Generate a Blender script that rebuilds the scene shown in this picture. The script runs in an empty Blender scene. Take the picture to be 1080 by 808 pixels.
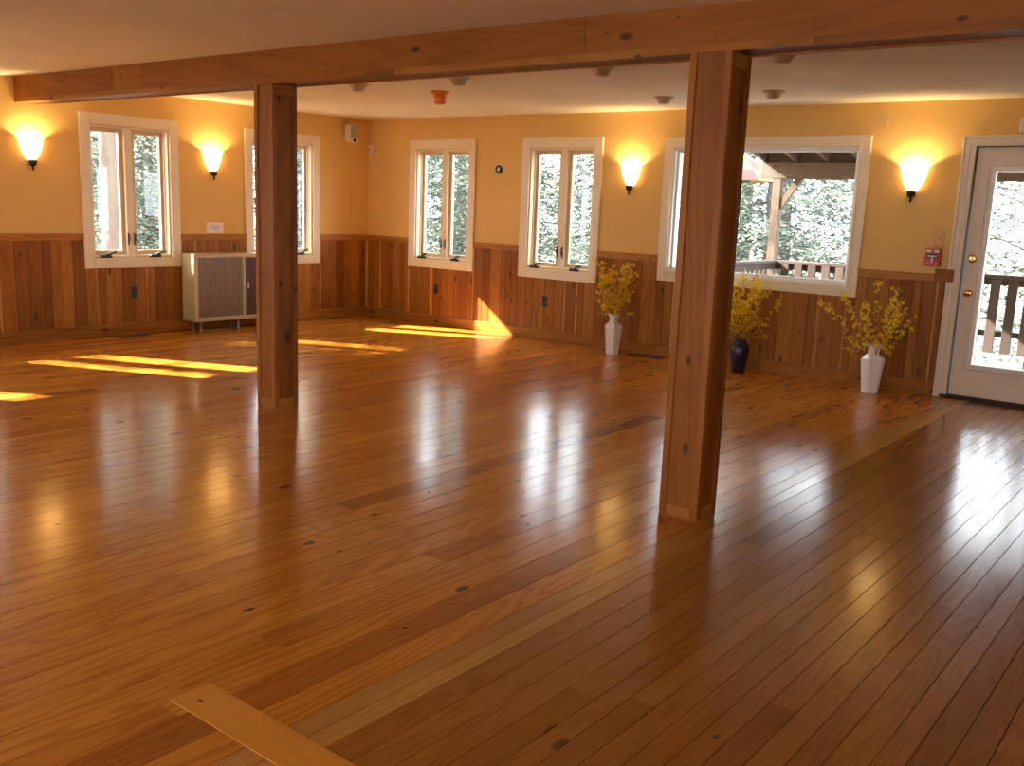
import bpy, math, random
import numpy as np
from mathutils import Vector, Matrix, noise as mnoise

random.seed(7)
S = bpy.context.scene
COL = S.collection
PI = math.pi

# ------------------------------------------------------------------ helpers
class MB:
    """collects polygons; every polygon has uvs, a tone value and a material slot"""
    def __init__(s):
        s.v = []; s.f = []; s.uv = []; s.t = []; s.m = []; s.sm = []
    def poly(s, pts, uvs=None, tone=0.5, mat=0, smooth=False):
        b = len(s.v)
        s.v.extend([tuple(p) for p in pts])
        s.f.append(tuple(range(b, b + len(pts))))
        s.uv.append(uvs if uvs is not None else [(p[0], p[2]) for p in pts])
        s.t.append(tone); s.m.append(mat); s.sm.append(smooth)
    def mesh_faces(s, verts, faces, tone=0.5, mat=0, smooth=True):
        b = len(s.v)
        s.v.extend([tuple(p) for p in verts])
        for f in faces:
            s.f.append(tuple(b + i for i in f))
            s.uv.append([(verts[i][0] + verts[i][1], verts[i][2]) for i in f])
            s.t.append(tone); s.m.append(mat); s.sm.append(smooth)
    def box(s, lo, hi, bev=0.002, grain=2, tone=0.5, mat=0, off=None):
        lo = [min(a, b) for a, b in zip(lo, hi)] if False else list(lo); hi = list(hi)
        for i in range(3):
            if lo[i] > hi[i]: lo[i], hi[i] = hi[i], lo[i]
        dim = [hi[i] - lo[i] for i in range(3)]
        bev = min(bev, 0.45 * min(dim))
        if off is None: off = (random.uniform(0, 40), random.uniform(0, 40))
        others = [i for i in range(3) if i != grain]
        def uvof(p): return (p[grain] + off[0], p[others[0]] + 0.83 * p[others[1]] + off[1])
        V = {}
        vs = []
        for sx in (0, 1):
            for sy in (0, 1):
                for sz in (0, 1):
                    c = (sx, sy, sz)
                    for ax in range(3):
                        p = []
                        for i in range(3):
                            e = hi[i] if c[i] else lo[i]
                            if i != ax: e += (-bev if c[i] else bev)
                            p.append(e)
                        V[(c, ax)] = len(vs); vs.append(tuple(p))
        fs = []
        for ax in range(3):
            a, b = [i for i in range(3) if i != ax]
            for k in (0, 1):
                q = []
                for (ca, cb) in ((0, 0), (1, 0), (1, 1), (0, 1)):
                    c = [0, 0, 0]; c[ax] = k; c[a] = ca; c[b] = cb
                    q.append(V[(tuple(c), ax)])
                if (k == 0) != (ax == 1): q.reverse()
                fs.append(q)
        for ax in range(3):          # edges parallel to ax
            a, b = [i for i in range(3) if i != ax]
            for ca in (0, 1):
                for cb in (0, 1):
                    c0 = [0, 0, 0]; c0[a] = ca; c0[b] = cb; c1 = list(c0); c1[ax] = 1
                    c0 = tuple(c0); c1 = tuple(c1)
                    q = [V[(c0, a)], V[(c1, a)], V[(c1, b)], V[(c0, b)]]
                    fs.append(q)
        for sx in (0, 1):
            for sy in (0, 1):
                for sz in (0, 1):
                    c = (sx, sy, sz)
                    fs.append([V[(c, 0)], V[(c, 1)], V[(c, 2)]])
        ctr = [(lo[i] + hi[i]) / 2 for i in range(3)]
        base = len(s.v); s.v.extend(vs)
        for q in fs:
            P = [vs[i] for i in q]
            n = np.cross(np.subtract(P[1], P[0]), np.subtract(P[2], P[0]))
            m = np.mean(P, axis=0) - ctr
            if np.dot(n, m) < 0: q = q[::-1]
            s.f.append(tuple(base + i for i in q))
            s.uv.append([uvof(vs[i]) for i in q])
            s.t.append(tone); s.m.append(mat); s.sm.append(False)
    def lathe(s, prof, seg=24, c=(0, 0, 0), a0=0.0, a1=2 * PI, mat=0, tone=0.5, smooth=True, axis=2):
        full = abs((a1 - a0) - 2 * PI) < 1e-6
        n = seg if full else seg + 1
        vs = []
        for r, z in prof:
            for k in range(n):
                a = a0 + (a1 - a0) * k / seg
                p = [r * math.cos(a), r * math.sin(a), z]
                if axis == 1: p = [p[0], -p[2], p[1]]     # axis points to -y (out of a wall)
                vs.append((p[0] + c[0], p[1] + c[1], p[2] + c[2]))
        fs = []
        for i in range(len(prof) - 1):
            for k in range(seg):
                k2 = (k + 1) % n
                fs.append((i * n + k, i * n + k2, (i + 1) * n + k2, (i + 1) * n + k))
        s.mesh_faces(vs, fs, tone, mat, smooth)
    def tube(s, pts, radii, seg=6, mat=0, tone=0.5, smooth=True, cap=True):
        pts = [np.array(p, float) for p in pts]
        if not hasattr(radii, '__len__'): radii = [radii] * len(pts)
        rings = []; vs = []
        up = np.array([0.31, 0.17, 0.93])
        L = 0
        for i, p in enumerate(pts):
            t = pts[min(i + 1, len(pts) - 1)] - pts[max(i - 1, 0)]
            t /= (np.linalg.norm(t) + 1e-9)
            u = np.cross(t, up)
            if np.linalg.norm(u) < 1e-3: u = np.cross(t, (1, 0, 0))
            u /= np.linalg.norm(u); w = np.cross(t, u)
            for k in range(seg):
                a = 2 * PI * k / seg
                vs.append(tuple(p + radii[i] * (math.cos(a) * u + math.sin(a) * w)))
        fs = []
        for i in range(len(pts) - 1):
            for k in range(seg):
                k2 = (k + 1) % seg
                fs.append((i * seg + k, (i + 1) * seg + k, (i + 1) * seg + k2, i * seg + k2))
        if cap:
            fs.append(tuple(range(seg))[::-1] if False else tuple(range(seg)))
            fs.append(tuple((len(pts) - 1) * seg + k for k in range(seg))[::-1])
        s.mesh_faces(vs, fs, tone, mat, smooth)
    def build(s, name, mats, parent=None, kind=None, label=None):
        me = bpy.data.meshes.new(name)
        me.from_pydata(s.v, [], s.f)
        if not isinstance(mats, (list, tuple)): mats = [mats]
        for m in mats: me.materials.append(m)
        n = len(s.f)
        me.polygons.foreach_set('material_index', s.m)
        me.polygons.foreach_set('use_smooth', s.sm)
        uvl = me.uv_layers.new(name='UVMap')
        flat = [c for poly in s.uv for uv in poly for c in uv]
        uvl.data.foreach_set('uv', flat)
        at = me.attributes.new('tone', 'FLOAT', 'FACE')
        at.data.foreach_set('value', s.t)
        me.update()
        o = bpy.data.objects.new(name, me)
        COL.objects.link(o)
        if parent is not None: o.parent = parent
        if kind: o['kind'] = kind
        if label: o['label'] = label
        return o

def empty(name, loc=(0, 0, 0), rz=0.0, parent=None):
    o = bpy.data.objects.new(name, None)
    o.empty_display_size = 0.05
    COL.objects.link(o)
    o.location = loc; o.rotation_euler = (0, 0, rz)
    if parent: o.parent = parent
    return o

def tag(o, label=None, cat=None, group=None, kind=None):
    if label: o['label'] = label
    if cat: o['category'] = cat
    if group: o['group'] = group
    if kind: o['kind'] = kind
    return o

def copy_tree(o, parent=None):
    c = o.copy(); COL.objects.link(c)
    if parent is not None: c.parent = parent
    for ch in list(o.children):
        copy_tree(ch, c)
    return c

# ------------------------------------------------------------------ materials
def newmat(name):
    m = bpy.data.materials.new(name); m.use_nodes = True
    nt = m.node_tree
    b = nt.nodes['Principled BSDF']
    return m, nt, b

def N(nt, t, **kw):
    n = nt.nodes.new(t)
    for k, v in kw.items():
        if k.startswith('i_'):
            n.inputs[k[2:].replace('_', ' ')].default_value = v
        else: setattr(n, k, v)
    return n

def math_node(nt, op, a, b=None, c=None):
    n = nt.nodes.new('ShaderNodeMath'); n.operation = op
    for i, x in enumerate((a, b, c)):
        if x is None: continue
        if isinstance(x, (int, float)): n.inputs[i].default_value = x
        else: nt.links.new(x, n.inputs[i])
    return n.outputs[0]

def ramp(nt, fac, stops):
    r = nt.nodes.new('ShaderNodeValToRGB')
    el = r.color_ramp.elements
    while len(el) > 1: el.remove(el[-1])
    el[0].position = stops[0][0]; el[0].color = (*stops[0][1], 1)
    for p, c in stops[1:]:
        e = el.new(p); e.color = (*c, 1)
    nt.links.new(fac, r.inputs[0])
    return r.outputs[0]

def mix(nt, fac, a, b, mode='MIX'):
    n = nt.nodes.new('ShaderNodeMix'); n.data_type = 'RGBA'; n.blend_type = mode
    if isinstance(fac, (int, float)): n.inputs[0].default_value = fac
    else: nt.links.new(fac, n.inputs[0])
    for idx, x in ((6, a), (7, b)):
        if isinstance(x, tuple): n.inputs[idx].default_value = (*x, 1)
        else: nt.links.new(x, n.inputs[idx])
    return n.outputs[2]

def flat(name, col, rough=0.5, metal=0.0, noise_amt=0.0, noise_scale=8.0, spec=0.5, bump=0.0):
    m, nt, b = newmat(name)
    b.inputs['Roughness'].default_value = rough
    b.inputs['Metallic'].default_value = metal
    b.inputs['Specular IOR Level'].default_value = spec
    tc = N(nt, 'ShaderNodeTexCoord')
    nz = N(nt, 'ShaderNodeTexNoise'); nz.inputs['Scale'].default_value = noise_scale; nz.inputs['Detail'].default_value = 4
    nt.links.new(tc.outputs['Object'], nz.inputs['Vector'])
    dark = tuple(c * (1 - noise_amt) for c in col)
    c = ramp(nt, nz.outputs[0], [(0.3, dark), (0.7, col)])
    nt.links.new(c, b.inputs['Base Color'])
    if bump > 0:
        bp = N(nt, 'ShaderNodeBump'); bp.inputs['Strength'].default_value = bump; bp.inputs['Distance'].default_value = 0.01
        nz2 = N(nt, 'ShaderNodeTexNoise'); nz2.inputs['Scale'].default_value = noise_scale * 10; nz2.inputs['Detail'].default_value = 3
        nt.links.new(tc.outputs['Object'], nz2.inputs['Vector'])
        nt.links.new(nz2.outputs[0], bp.inputs['Height'])
        nt.links.new(bp.outputs[0], b.inputs['Normal'])
    return m

def wood(name, stops, ring=0.45, ringfreq=16.0, rough=0.35, knots=0.9, knotcol=(0.05, 0.018, 0.006), spec=0.5,
         bump=0.0, fibre=0.12, across=6.0, along=0.45, coat=0.0, wave=0.0, knot_density=0.45):
    """stops: board colour by tone; rings: contour grain of a stretched noise field"""
    m, nt, b = newmat(name)
    L = nt.links
    b.inputs['Specular IOR Level'].default_value = spec
    if coat: b.inputs['Coat Weight'].default_value = coat; b.inputs['Coat Roughness'].default_value = 0.12
    uv = N(nt, 'ShaderNodeUVMap'); uv.uv_map = 'UVMap'
    at = N(nt, 'ShaderNodeAttribute'); at.attribute_name = 'tone'
    mp = N(nt, 'ShaderNodeMapping'); mp.inputs['Scale'].default_value = (along, across, 1)
    L.new(uv.outputs[0], mp.inputs[0])
    nz = N(nt, 'ShaderNodeTexNoise'); nz.noise_dimensions = '2D'
    nz.inputs['Scale'].default_value = 1.0; nz.inputs['Detail'].default_value = 2.0
    nz.inputs['Roughness'].default_value = 0.42; nz.inputs['Distortion'].default_value = 0.25
    L.new(mp.outputs[0], nz.inputs['Vector'])
    sn = math_node(nt, 'SINE', math_node(nt, 'MULTIPLY', nz.outputs[0], ringfreq * 2 * PI))
    rg = math_node(nt, 'MULTIPLY_ADD', sn, 0.5, 0.5)
    rg = math_node(nt, 'POWER', rg, 2.2)
    mf = N(nt, 'ShaderNodeMapping'); mf.inputs['Scale'].default_value = (5, 210, 1)
    L.new(uv.outputs[0], mf.inputs[0])
    fz = N(nt, 'ShaderNodeTexNoise'); fz.noise_dimensions = '2D'; fz.inputs['Scale'].default_value = 1.0; fz.inputs['Detail'].default_value = 3
    L.new(mf.outputs[0], fz.inputs['Vector'])
    ml = N(nt, 'ShaderNodeMapping'); ml.inputs['Scale'].default_value = (0.7, 3.0, 1)
    L.new(uv.outputs[0], ml.inputs[0])
    lz = N(nt, 'ShaderNodeTexNoise'); lz.noise_dimensions = '2D'; lz.inputs['Scale'].default_value = 1.0; lz.inputs['Detail'].default_value = 2
    L.new(ml.outputs[0], lz.inputs['Vector'])
    tn = math_node(nt, 'ADD', at.outputs['Fac'], math_node(nt, 'MULTIPLY', math_node(nt, 'SUBTRACT', lz.outputs[0], 0.5), 0.5))
    base = ramp(nt, tn, stops)
    deep = mix(nt, 1.0, base, (0.50, 0.34, 0.24), 'MULTIPLY')
    c = mix(nt, math_node(nt, 'MULTIPLY', rg, ring), base, deep)
    c = mix(nt, math_node(nt, 'MULTIPLY', fz.outputs[0], fibre * 2), c, mix(nt, 1.0, c, (0.55, 0.5, 0.45), 'MULTIPLY'))
    # knots
    mk = N(nt, 'ShaderNodeMapping'); mk.inputs['Scale'].default_value = (2.6, 6.0, 1)
    L.new(uv.outputs[0], mk.inputs[0])
    vo = N(nt, 'ShaderNodeTexVoronoi'); vo.voronoi_dimensions = '2D'; vo.inputs['Scale'].default_value = 1.0
    L.new(mk.outputs[0], vo.inputs['Vector'])
    sep = N(nt, 'ShaderNodeSeparateColor'); L.new(vo.outputs['Color'], sep.inputs[0])
    gate = math_node(nt, 'LESS_THAN', sep.outputs[0], knot_density)
    rad = math_node(nt, 'MULTIPLY_ADD', math_node(nt, 'POWER', sep.outputs[1], 2.0), 0.09, 0.028)
    d = math_node(nt, 'DIVIDE', vo.outputs['Distance'], rad)
    k = N(nt, 'ShaderNodeMapRange'); k.interpolation_type = 'SMOOTHSTEP'
    L.new(d, k.inputs[0]); k.inputs[1].default_value = 0.6; k.inputs[2].default_value = 1.25
    k.inputs[3].default_value = 1.0; k.inputs[4].default_value = 0.0
    kf = math_node(nt, 'MULTIPLY', math_node(nt, 'MULTIPLY', k.outputs[0], gate), knots)
    c = mix(nt, kf, c, knotcol)
    L.new(c, b.inputs['Base Color'])
    rr = math_node(nt, 'MULTIPLY_ADD', lz.outputs[0], 0.10, rough - 0.05)
    L.new(rr, b.inputs['Roughness'])
    if bump > 0 or wave > 0:
        h = math_node(nt, 'MULTIPLY', fz.outputs[0], bump * 0.0004)
        if wave > 0:
            tc = N(nt, 'ShaderNodeTexCoord')
            mw = N(nt, 'ShaderNodeMapping'); mw.inputs['Scale'].default_value = (15, 9.0, 1)
            L.new(tc.outputs['Object'], mw.inputs[0])
            wz = N(nt, 'ShaderNodeTexNoise'); wz.inputs['Scale'].default_value = 1.0; wz.inputs['Detail'].default_value = 3.5
            wz.inputs['Roughness'].default_value = 0.6
            L.new(mw.outputs[0], wz.inputs['Vector'])
            h = math_node(nt, 'ADD', h, math_node(nt, 'MULTIPLY', wz.outputs[0], wave * 0.001))
        bp = N(nt, 'ShaderNodeBump'); bp.inputs['Strength'].default_value = 1.0; bp.inputs['Distance'].default_value = 1.0
        L.new(h, bp.inputs['Height']); L.new(bp.outputs[0], b.inputs['Normal'])
    return m

def pane_mat(name, tint=(1, 1, 1)):
    m = bpy.data.materials.new(name); m.use_nodes = True
    nt = m.node_tree; nt.nodes.clear()
    out = N(nt, 'ShaderNodeOutputMaterial')
    tr = N(nt, 'ShaderNodeBsdfTransparent'); tr.inputs[0].default_value = (*tint, 1)
    gl = N(nt, 'ShaderNodeBsdfGlossy'); gl.inputs['Roughness'].default_value = 0.02
    fr = N(nt, 'ShaderNodeFresnel'); fr.inputs[0].default_value = 1.5
    mx = N(nt, 'ShaderNodeMixShader')
    nt.links.new(fr.outputs[0], mx.inputs[0]); nt.links.new(tr.outputs[0], mx.inputs[1]); nt.links.new(gl.outputs[0], mx.inputs[2])
    nt.links.new(mx.outputs[0], out.inputs[0])
    return m

def leaf_mat(name, stops, trans=0.35, rough=0.6):
    m, nt, b = newmat(name)
    at = N(nt, 'ShaderNodeAttribute'); at.attribute_name = 'tone'
    c = ramp(nt, at.outputs['Fac'], stops)
    nt.links.new(c, b.inputs['Base Color'])
    b.inputs['Roughness'].default_value = rough
    t = N(nt, 'ShaderNodeBsdfTranslucent'); nt.links.new(c, t.inputs[0])
    mx = N(nt, 'ShaderNodeMixShader'); mx.inputs[0].default_value = trans
    nt.links.new(b.outputs[0], mx.inputs[1]); nt.links.new(t.outputs[0], mx.inputs[2])
    nt.links.new(mx.outputs[0], nt.nodes['Material Output'].inputs[0])
    return m

M = {}
M['paint'] = flat('mustard_paint', (0.76, 0.48, 0.145), 0.62, 0, 0.06, 2.5, 0.3, 0.06)
M['ceiling'] = flat('ceiling_paint', (0.84, 0.77, 0.63), 0.85, 0, 0.10, 1.2, 0.2)
M['cream'] = flat('cream_gloss_paint', (0.80, 0.68, 0.46), 0.38, 0, 0.03, 4)
M['sash'] = flat('sash_wood', (0.62, 0.47, 0.30), 0.45, 0, 0.1, 12)
M['vinyl'] = flat('white_vinyl', (0.82, 0.80, 0.76), 0.4)
M['doorpaint'] = flat('door_paint', (0.80, 0.69, 0.54), 0.42, 0, 0.04, 3)
M['glass'] = pane_mat('window_pane_glass')
M['dark'] = flat('dark_bronze', (0.022, 0.016, 0.013), 0.45, 0.3)
M['brownplastic'] = flat('dark_brown_plastic', (0.028, 0.017, 0.011), 0.4)
M['black'] = flat('black_gap', (0.008, 0.007, 0.006), 0.8)
M['brass'] = flat('polished_brass', (0.78, 0.52, 0.16), 0.22, 1.0)
M['wallplate'] = flat('painted_cover_plate', (0.66, 0.42, 0.16), 0.5)
M['red'] = flat('red_enamel', (0.50, 0.035, 0.035), 0.35)
M['whiteplastic'] = flat('white_plastic', (0.75, 0.70, 0.62), 0.4)
M['beigeplastic'] = flat('beige_plastic', (0.48, 0.38, 0.27), 0.45)
M['grey'] = flat('grey_cloth', (0.42, 0.37, 0.28), 0.8)
M['orange'] = flat('amber_lens', (0.80, 0.19, 0.015), 0.25)
M['paper'] = flat('white_paper', (0.82, 0.78, 0.72), 0.8)
M['ink'] = flat('grey_print', (0.36, 0.33, 0.31), 0.8)
M['ceramic'] = flat('white_ceramic', (0.80, 0.77, 0.74), 0.16)
M['cobalt'] = flat('dark_blue_glaze', (0.010, 0.012, 0.045), 0.08)
M['heater'] = flat('beige_heater_enamel', (0.56, 0.45, 0.26), 0.4, 0, 0.05, 5)
M['grille'] = flat('grille_metal', (0.34, 0.26, 0.17), 0.45, 0.4)
M['heaterdark'] = flat('dark_brown_panel', (0.06, 0.030, 0.016), 0.4)
M['steel'] = flat('grey_steel', (0.35, 0.33, 0.30), 0.35, 0.8)

CEDAR = [(0.0, (0.21, 0.070, 0.009)), (0.45, (0.40, 0.155, 0.022)), (0.8, (0.53, 0.235, 0.042)), (1.0, (0.66, 0.38, 0.11))]
M['wainscot'] = wood('knotty_cedar_boards', CEDAR, 0.4, 9, 0.45, 0.85, (0.075, 0.022, 0.007), bump=0.4, fibre=0.2, across=7, along=0.5, knot_density=0.60, spec=0.2)
BEAM = [(0.0, (0.17, 0.052, 0.008)), (0.5, (0.36, 0.128, 0.020)), (1.0, (0.58, 0.28, 0.065))]
M['beam'] = wood('fir_beam_boards', BEAM, 0.30, 7, 0.50, 0.85, (0.06, 0.018, 0.006), bump=0.4, fibre=0.25, across=5, along=0.45, knot_density=0.55, spec=0.25)
PINE = [(0.0, (0.30, 0.092, 0.011)), (0.35, (0.48, 0.178, 0.021)), (0.7, (0.57, 0.235, 0.030)), (1.0, (0.64, 0.30, 0.046))]
M['pine'] = wood('varnished_pine_floor', PINE, 0.46, 9, 0.17, 0.92, (0.055, 0.018, 0.007), bump=0.0, fibre=0.18, across=7, along=0.7, wave=0.5, knot_density=0.22, spec=0.42)
OAK = [(0.0, (0.27, 0.098, 0.016)), (0.4, (0.36, 0.142, 0.025)), (0.75, (0.42, 0.185, 0.036)), (1.0, (0.54, 0.29, 0.068))]
M['oak'] = wood('varnished_oak_floor', OAK, 0.28, 14, 0.17, 0.7, (0.06, 0.022, 0.008), bump=0.0, fibre=0.3, across=8, along=0.5, wave=0.5, spec=0.42, knot_density=0.04)
M['patch'] = wood('yellow_pine_patch', [(0, (0.60, 0.25, 0.028)), (1, (0.68, 0.30, 0.040))], 0.15, 6, 0.26, 0.9, (0.03, 0.012, 0.005), fibre=0.15, wave=0.5, knot_density=0.5)
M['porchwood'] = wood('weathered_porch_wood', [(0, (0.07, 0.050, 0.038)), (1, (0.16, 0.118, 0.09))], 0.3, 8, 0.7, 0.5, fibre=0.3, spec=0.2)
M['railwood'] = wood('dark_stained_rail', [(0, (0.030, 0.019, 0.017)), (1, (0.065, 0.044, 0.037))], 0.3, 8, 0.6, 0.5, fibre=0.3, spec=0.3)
M['deck'] = wood('grey_deck_boards', [(0, (0.58, 0.58, 0.60)), (1, (0.72, 0.72, 0.74))], 0.2, 8, 0.6, 0.3, fibre=0.3, spec=0.3)
M['bark'] = flat('grey_brown_bark', (0.075, 0.058, 0.050), 0.9, 0, 0.5, 6)
M['palebark'] = flat('pale_bark', (0.11, 0.085, 0.066), 0.9, 0, 0.35, 6)
M['needles'] = leaf_mat('conifer_needles', [(0, (0.022, 0.036, 0.026)), (0.5, (0.070, 0.098, 0.070)), (1, (0.19, 0.22, 0.16))])
M['brush'] = leaf_mat('spring_brush_leaves', [(0, (0.06, 0.07, 0.05)), (0.5, (0.15, 0.155, 0.11)), (1, (0.30, 0.29, 0.22))])
M['petal'] = leaf_mat('forsythia_petals', [(0, (0.55, 0.32, 0.006)), (0.5, (0.86, 0.58, 0.012)), (1, (0.95, 0.74, 0.06))], 0.45)
M['twig'] = flat('brown_twig', (0.16, 0.085, 0.035), 0.8, 0, 0.3, 20)
M['ground'] = flat('dry_grass_ground', (0.26, 0.23, 0.17), 0.95, 0, 0.45, 1.5)
M['fab_red'] = flat('red_canvas', (0.25, 0.022, 0.016), 0.8)
M['fab_yellow'] = flat('yellow_canvas', (0.28, 0.21, 0.03), 0.8)
M['fab_green'] = flat('green_canvas', (0.06, 0.13, 0.03), 0.8)

def shade_mat():
    m = bpy.data.materials.new('lit_frosted_glass'); m.use_nodes = True
    nt = m.node_tree; nt.nodes.clear()
    out = N(nt, 'ShaderNodeOutputMaterial')
    tl = N(nt, 'ShaderNodeBsdfTranslucent'); tl.inputs[0].default_value = (0.95, 0.85, 0.62, 1)
    df = N(nt, 'ShaderNodeBsdfDiffuse'); df.inputs[0].default_value = (0.9, 0.82, 0.65, 1)
    mx = N(nt, 'ShaderNodeMixShader'); mx.inputs[0].default_value = 0.5
    nt.links.new(tl.outputs[0], mx.inputs[1]); nt.links.new(df.outputs[0], mx.inputs[2])
    em = N(nt, 'ShaderNodeEmission'); em.inputs[0].default_value = (1.0, 0.74, 0.34, 1); em.inputs[1].default_value = SHADE_EM
    ad = N(nt, 'ShaderNodeAddShader')
    nt.links.new(mx.outputs[0], ad.inputs[0]); nt.links.new(em.outputs[0], ad.inputs[1])
    nt.links.new(ad.outputs[0], out.inputs[0])
    return m
SHADE_EM = 1.25
BULB_W = 9.5
M['shade'] = shade_mat()

# ------------------------------------------------------------------ frames
LEFT_ROT = math.atan2(0.9991, -(-0.0425))       # local x runs along the left wall towards the corner, local y into the wall
LX = Vector((0.0425, 0.9991, 0.0))
WT = 0.16                                        # wall thickness
CEIL = 2.425
FLOOR_Y0, FLOOR_X1 = -11.0, 11.6
def on_left(y, z=0.0, out=0.0):                  # world point on the left wall at world y
    s = y / 0.9991
    p = LX * s
    return (p.x + out * 0.9991, p.y - out * 0.0425, z)
def ceil_z(x, y): return CEIL - 0.0122 * max(0, x + 0.18) * min(1.0, max(0.0, -y / 4.3))

# ------------------------------------------------------------------ room shell
def wall(name, x0, x1, z1, holes, loc, rz, mat):
    """wall slab in local coords: x along, y from 0 to WT (outwards), with rectangular holes (x0,x1,z0,z1)"""
    xs = sorted({x0, x1} | {h[0] for h in holes} | {h[1] for h in holes})
    zs = sorted({0.0, z1} | {h[2] for h in holes} | {h[3] for h in holes})
    mb = MB()
    def inhole(cx, cz): return any(h[0] < cx < h[1] and h[2] < cz < h[3] for h in holes)
    for i in range(len(xs) - 1):
        for j in range(len(zs) - 1):
            a, b, c, d = xs[i], xs[i + 1], zs[j], zs[j + 1]
            if inhole((a + b) / 2, (c + d) / 2): continue
            mb.poly([(a, 0, c), (b, 0, c), (b, 0, d), (a, 0, d)])
            mb.poly([(a, WT, c), (a, WT, d), (b, WT, d), (b, WT, c)])
    for h in holes:
        a, b, c, d = h
        mb.poly([(a, 0, c), (a, WT, c), (b, WT, c), (b, 0, c)])
        mb.poly([(a, 0, d), (b, 0, d), (b, WT, d), (a, WT, d)])
        mb.poly([(a, 0, c), (a, 0, d), (a, WT, d), (a, WT, c)])
        mb.poly([(b, 0, c), (b, WT, c), (b, WT, d), (b, 0, d)])
    for x in (x0, x1): mb.poly([(x, 0, 0), (x, WT, 0), (x, WT, z1), (x, 0, z1)])
    mb.poly([(x0, 0, z1), (x1, 0, z1), (x1, WT, z1), (x0, WT, z1)])
    o = mb.build(name, mat, None, 'structure')
    o.location = loc; o.rotation_euler = (0, 0, rz)
    return o

CW, CZ0, CZ1 = 1.04, 0.678, 2.18                 # casement casing width, bottom, top
LEFT_WIN = [-6.83, -4.98, -3.13, -1.29]          # centres of the casements along the left wall (world y)
BACK_WIN = [1.2525, 2.960]
def chole(c): return (c - 0.415, c + 0.415, 0.79, 2.07)
PW = (4.20, 6.19, 0.768, 2.157)                  # picture window casing
DOOR = (7.03, 7.94, 2.05)                        # door slab x0, x1, height
lh = [chole(y / 0.9991) for y in LEFT_WIN]
bh = [chole(x) for x in BACK_WIN] + [(PW[0] + 0.1, PW[1] - 0.1, PW[2] + 0.1, PW[3] - 0.1), (DOOR[0] - 0.02, DOOR[1] + 0.02, 0.0, DOOR[2] + 0.02)]
wall('wall_left', -11.2, 0.0, 2.5, lh, (0, 0, 0), LEFT_ROT, M['paint'])
wall('wall_back', -0.16, FLOOR_X1 + 0.2, 2.5, bh, (0, 0, 0), 0, M['paint'])
# walls behind the camera; unseen window openings added to fill in daylight
wall('wall_right', 0.0, 11.2, 2.5, [], (FLOOR_X1, 0, 0), -PI / 2, M['paint'])
wall('wall_front', 0.0, 12.3, 2.5, [(1.2, 2.3, 0.8, 2.05), (4.6, 5.7, 0.8, 2.05), (8.0, 9.1, 0.8, 2.05)], (FLOOR_X1, FLOOR_Y0, 0), PI, M['paint'])

# ceiling slab, sagging a little along the beam
mb = MB()
xs = np.linspace(-0.9, FLOOR_X1 + 0.2, 26); ys = np.unique(np.concatenate([np.linspace(-11.2, -4.3, 12), np.linspace(-4.3, 0.16, 16)]))
vs = []; nx, ny = len(xs), len(ys)
for z in (0, 1):
    for y in ys:
        for x in xs: vs.append((x, y, 2.62 if z else ceil_z(x, y)))
fs = []
for j in range(ny - 1):
    for i in range(nx - 1):
        a = j * nx + i
        fs.append((a, a + nx, a + nx + 1, a + 1))
        b = a + nx * ny
        fs.append((b, b + 1, b + nx + 1, b + nx))
def edge(i0, j0, i1, j1):
    a = j0 * nx + i0; b = j1 * nx + i1
    fs.append((a, b, b + nx * ny, a + nx * ny))
for i in range(nx - 1): edge(i, 0, i + 1, 0); edge(i + 1, ny - 1, i, ny - 1)
for j in range(ny - 1): edge(0, j + 1, 0, j); edge(nx - 1, j, nx - 1, j + 1)
mb.mesh_faces(vs, fs, smooth=False)
mb.build('ceiling', M['ceiling'], None, 'structure')

# floor planks: running away from the camera, wide knotty pine on the left, narrow oak on the right
mb = MB()
PL_ANG = math.radians(-1.0)
def plank(x0, x1, y0, y1, tone, mat, tilt, dz):
    bev = 0.0014; g = 0.0003
    ox, oy = random.uniform(0, 60), random.uniform(0, 60)
    a, b = x0 + g, x1 - g
    c, d = y0 + g, y1 - g
    def P(x, y, z):
        zz = z + (x - (a + b) / 2) * tilt + dz if z == 0 else z
        return (x + 0.0175 * (y + 5.0), y, zz)
    top = [(a + bev, c), (b - bev, c), (b - bev, d), (a + bev, d)]
    bot = [(a, c), (b, c), (b, d), (a, d)]
    uv = lambda p: (p[1] + ox, p[0] + oy)
    mb.poly([P(x, y, 0) for x, y in top], [uv(p) for p in top], tone, mat)
    for k in range(4):
        k2 = (k + 1) % 4
        q = [bot[k], bot[k2], top[k2], top[k]]
        mb.poly([P(*bot[k], -0.004), P(*bot[k2], -0.004), P(*top[k2], 0), P(*top[k], 0)], [uv(p) for p in q], max(0, tone - 0.35), mat)
rng = random.Random(11)
XB = 6.97
x = XB
rows = []
while x > -0.95:
    w = rng.choice([0.105, 0.115, 0.115, 0.125, 0.135]); rows.append((x - w, x, 0)); x -= w
x = XB
k = 0
while x < FLOOR_X1 + 0.1:
    w = rng.choice([0.074, 0.084, 0.084, 0.098]); rows.append((x, x + w, 1)); x += w; k += 1
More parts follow.
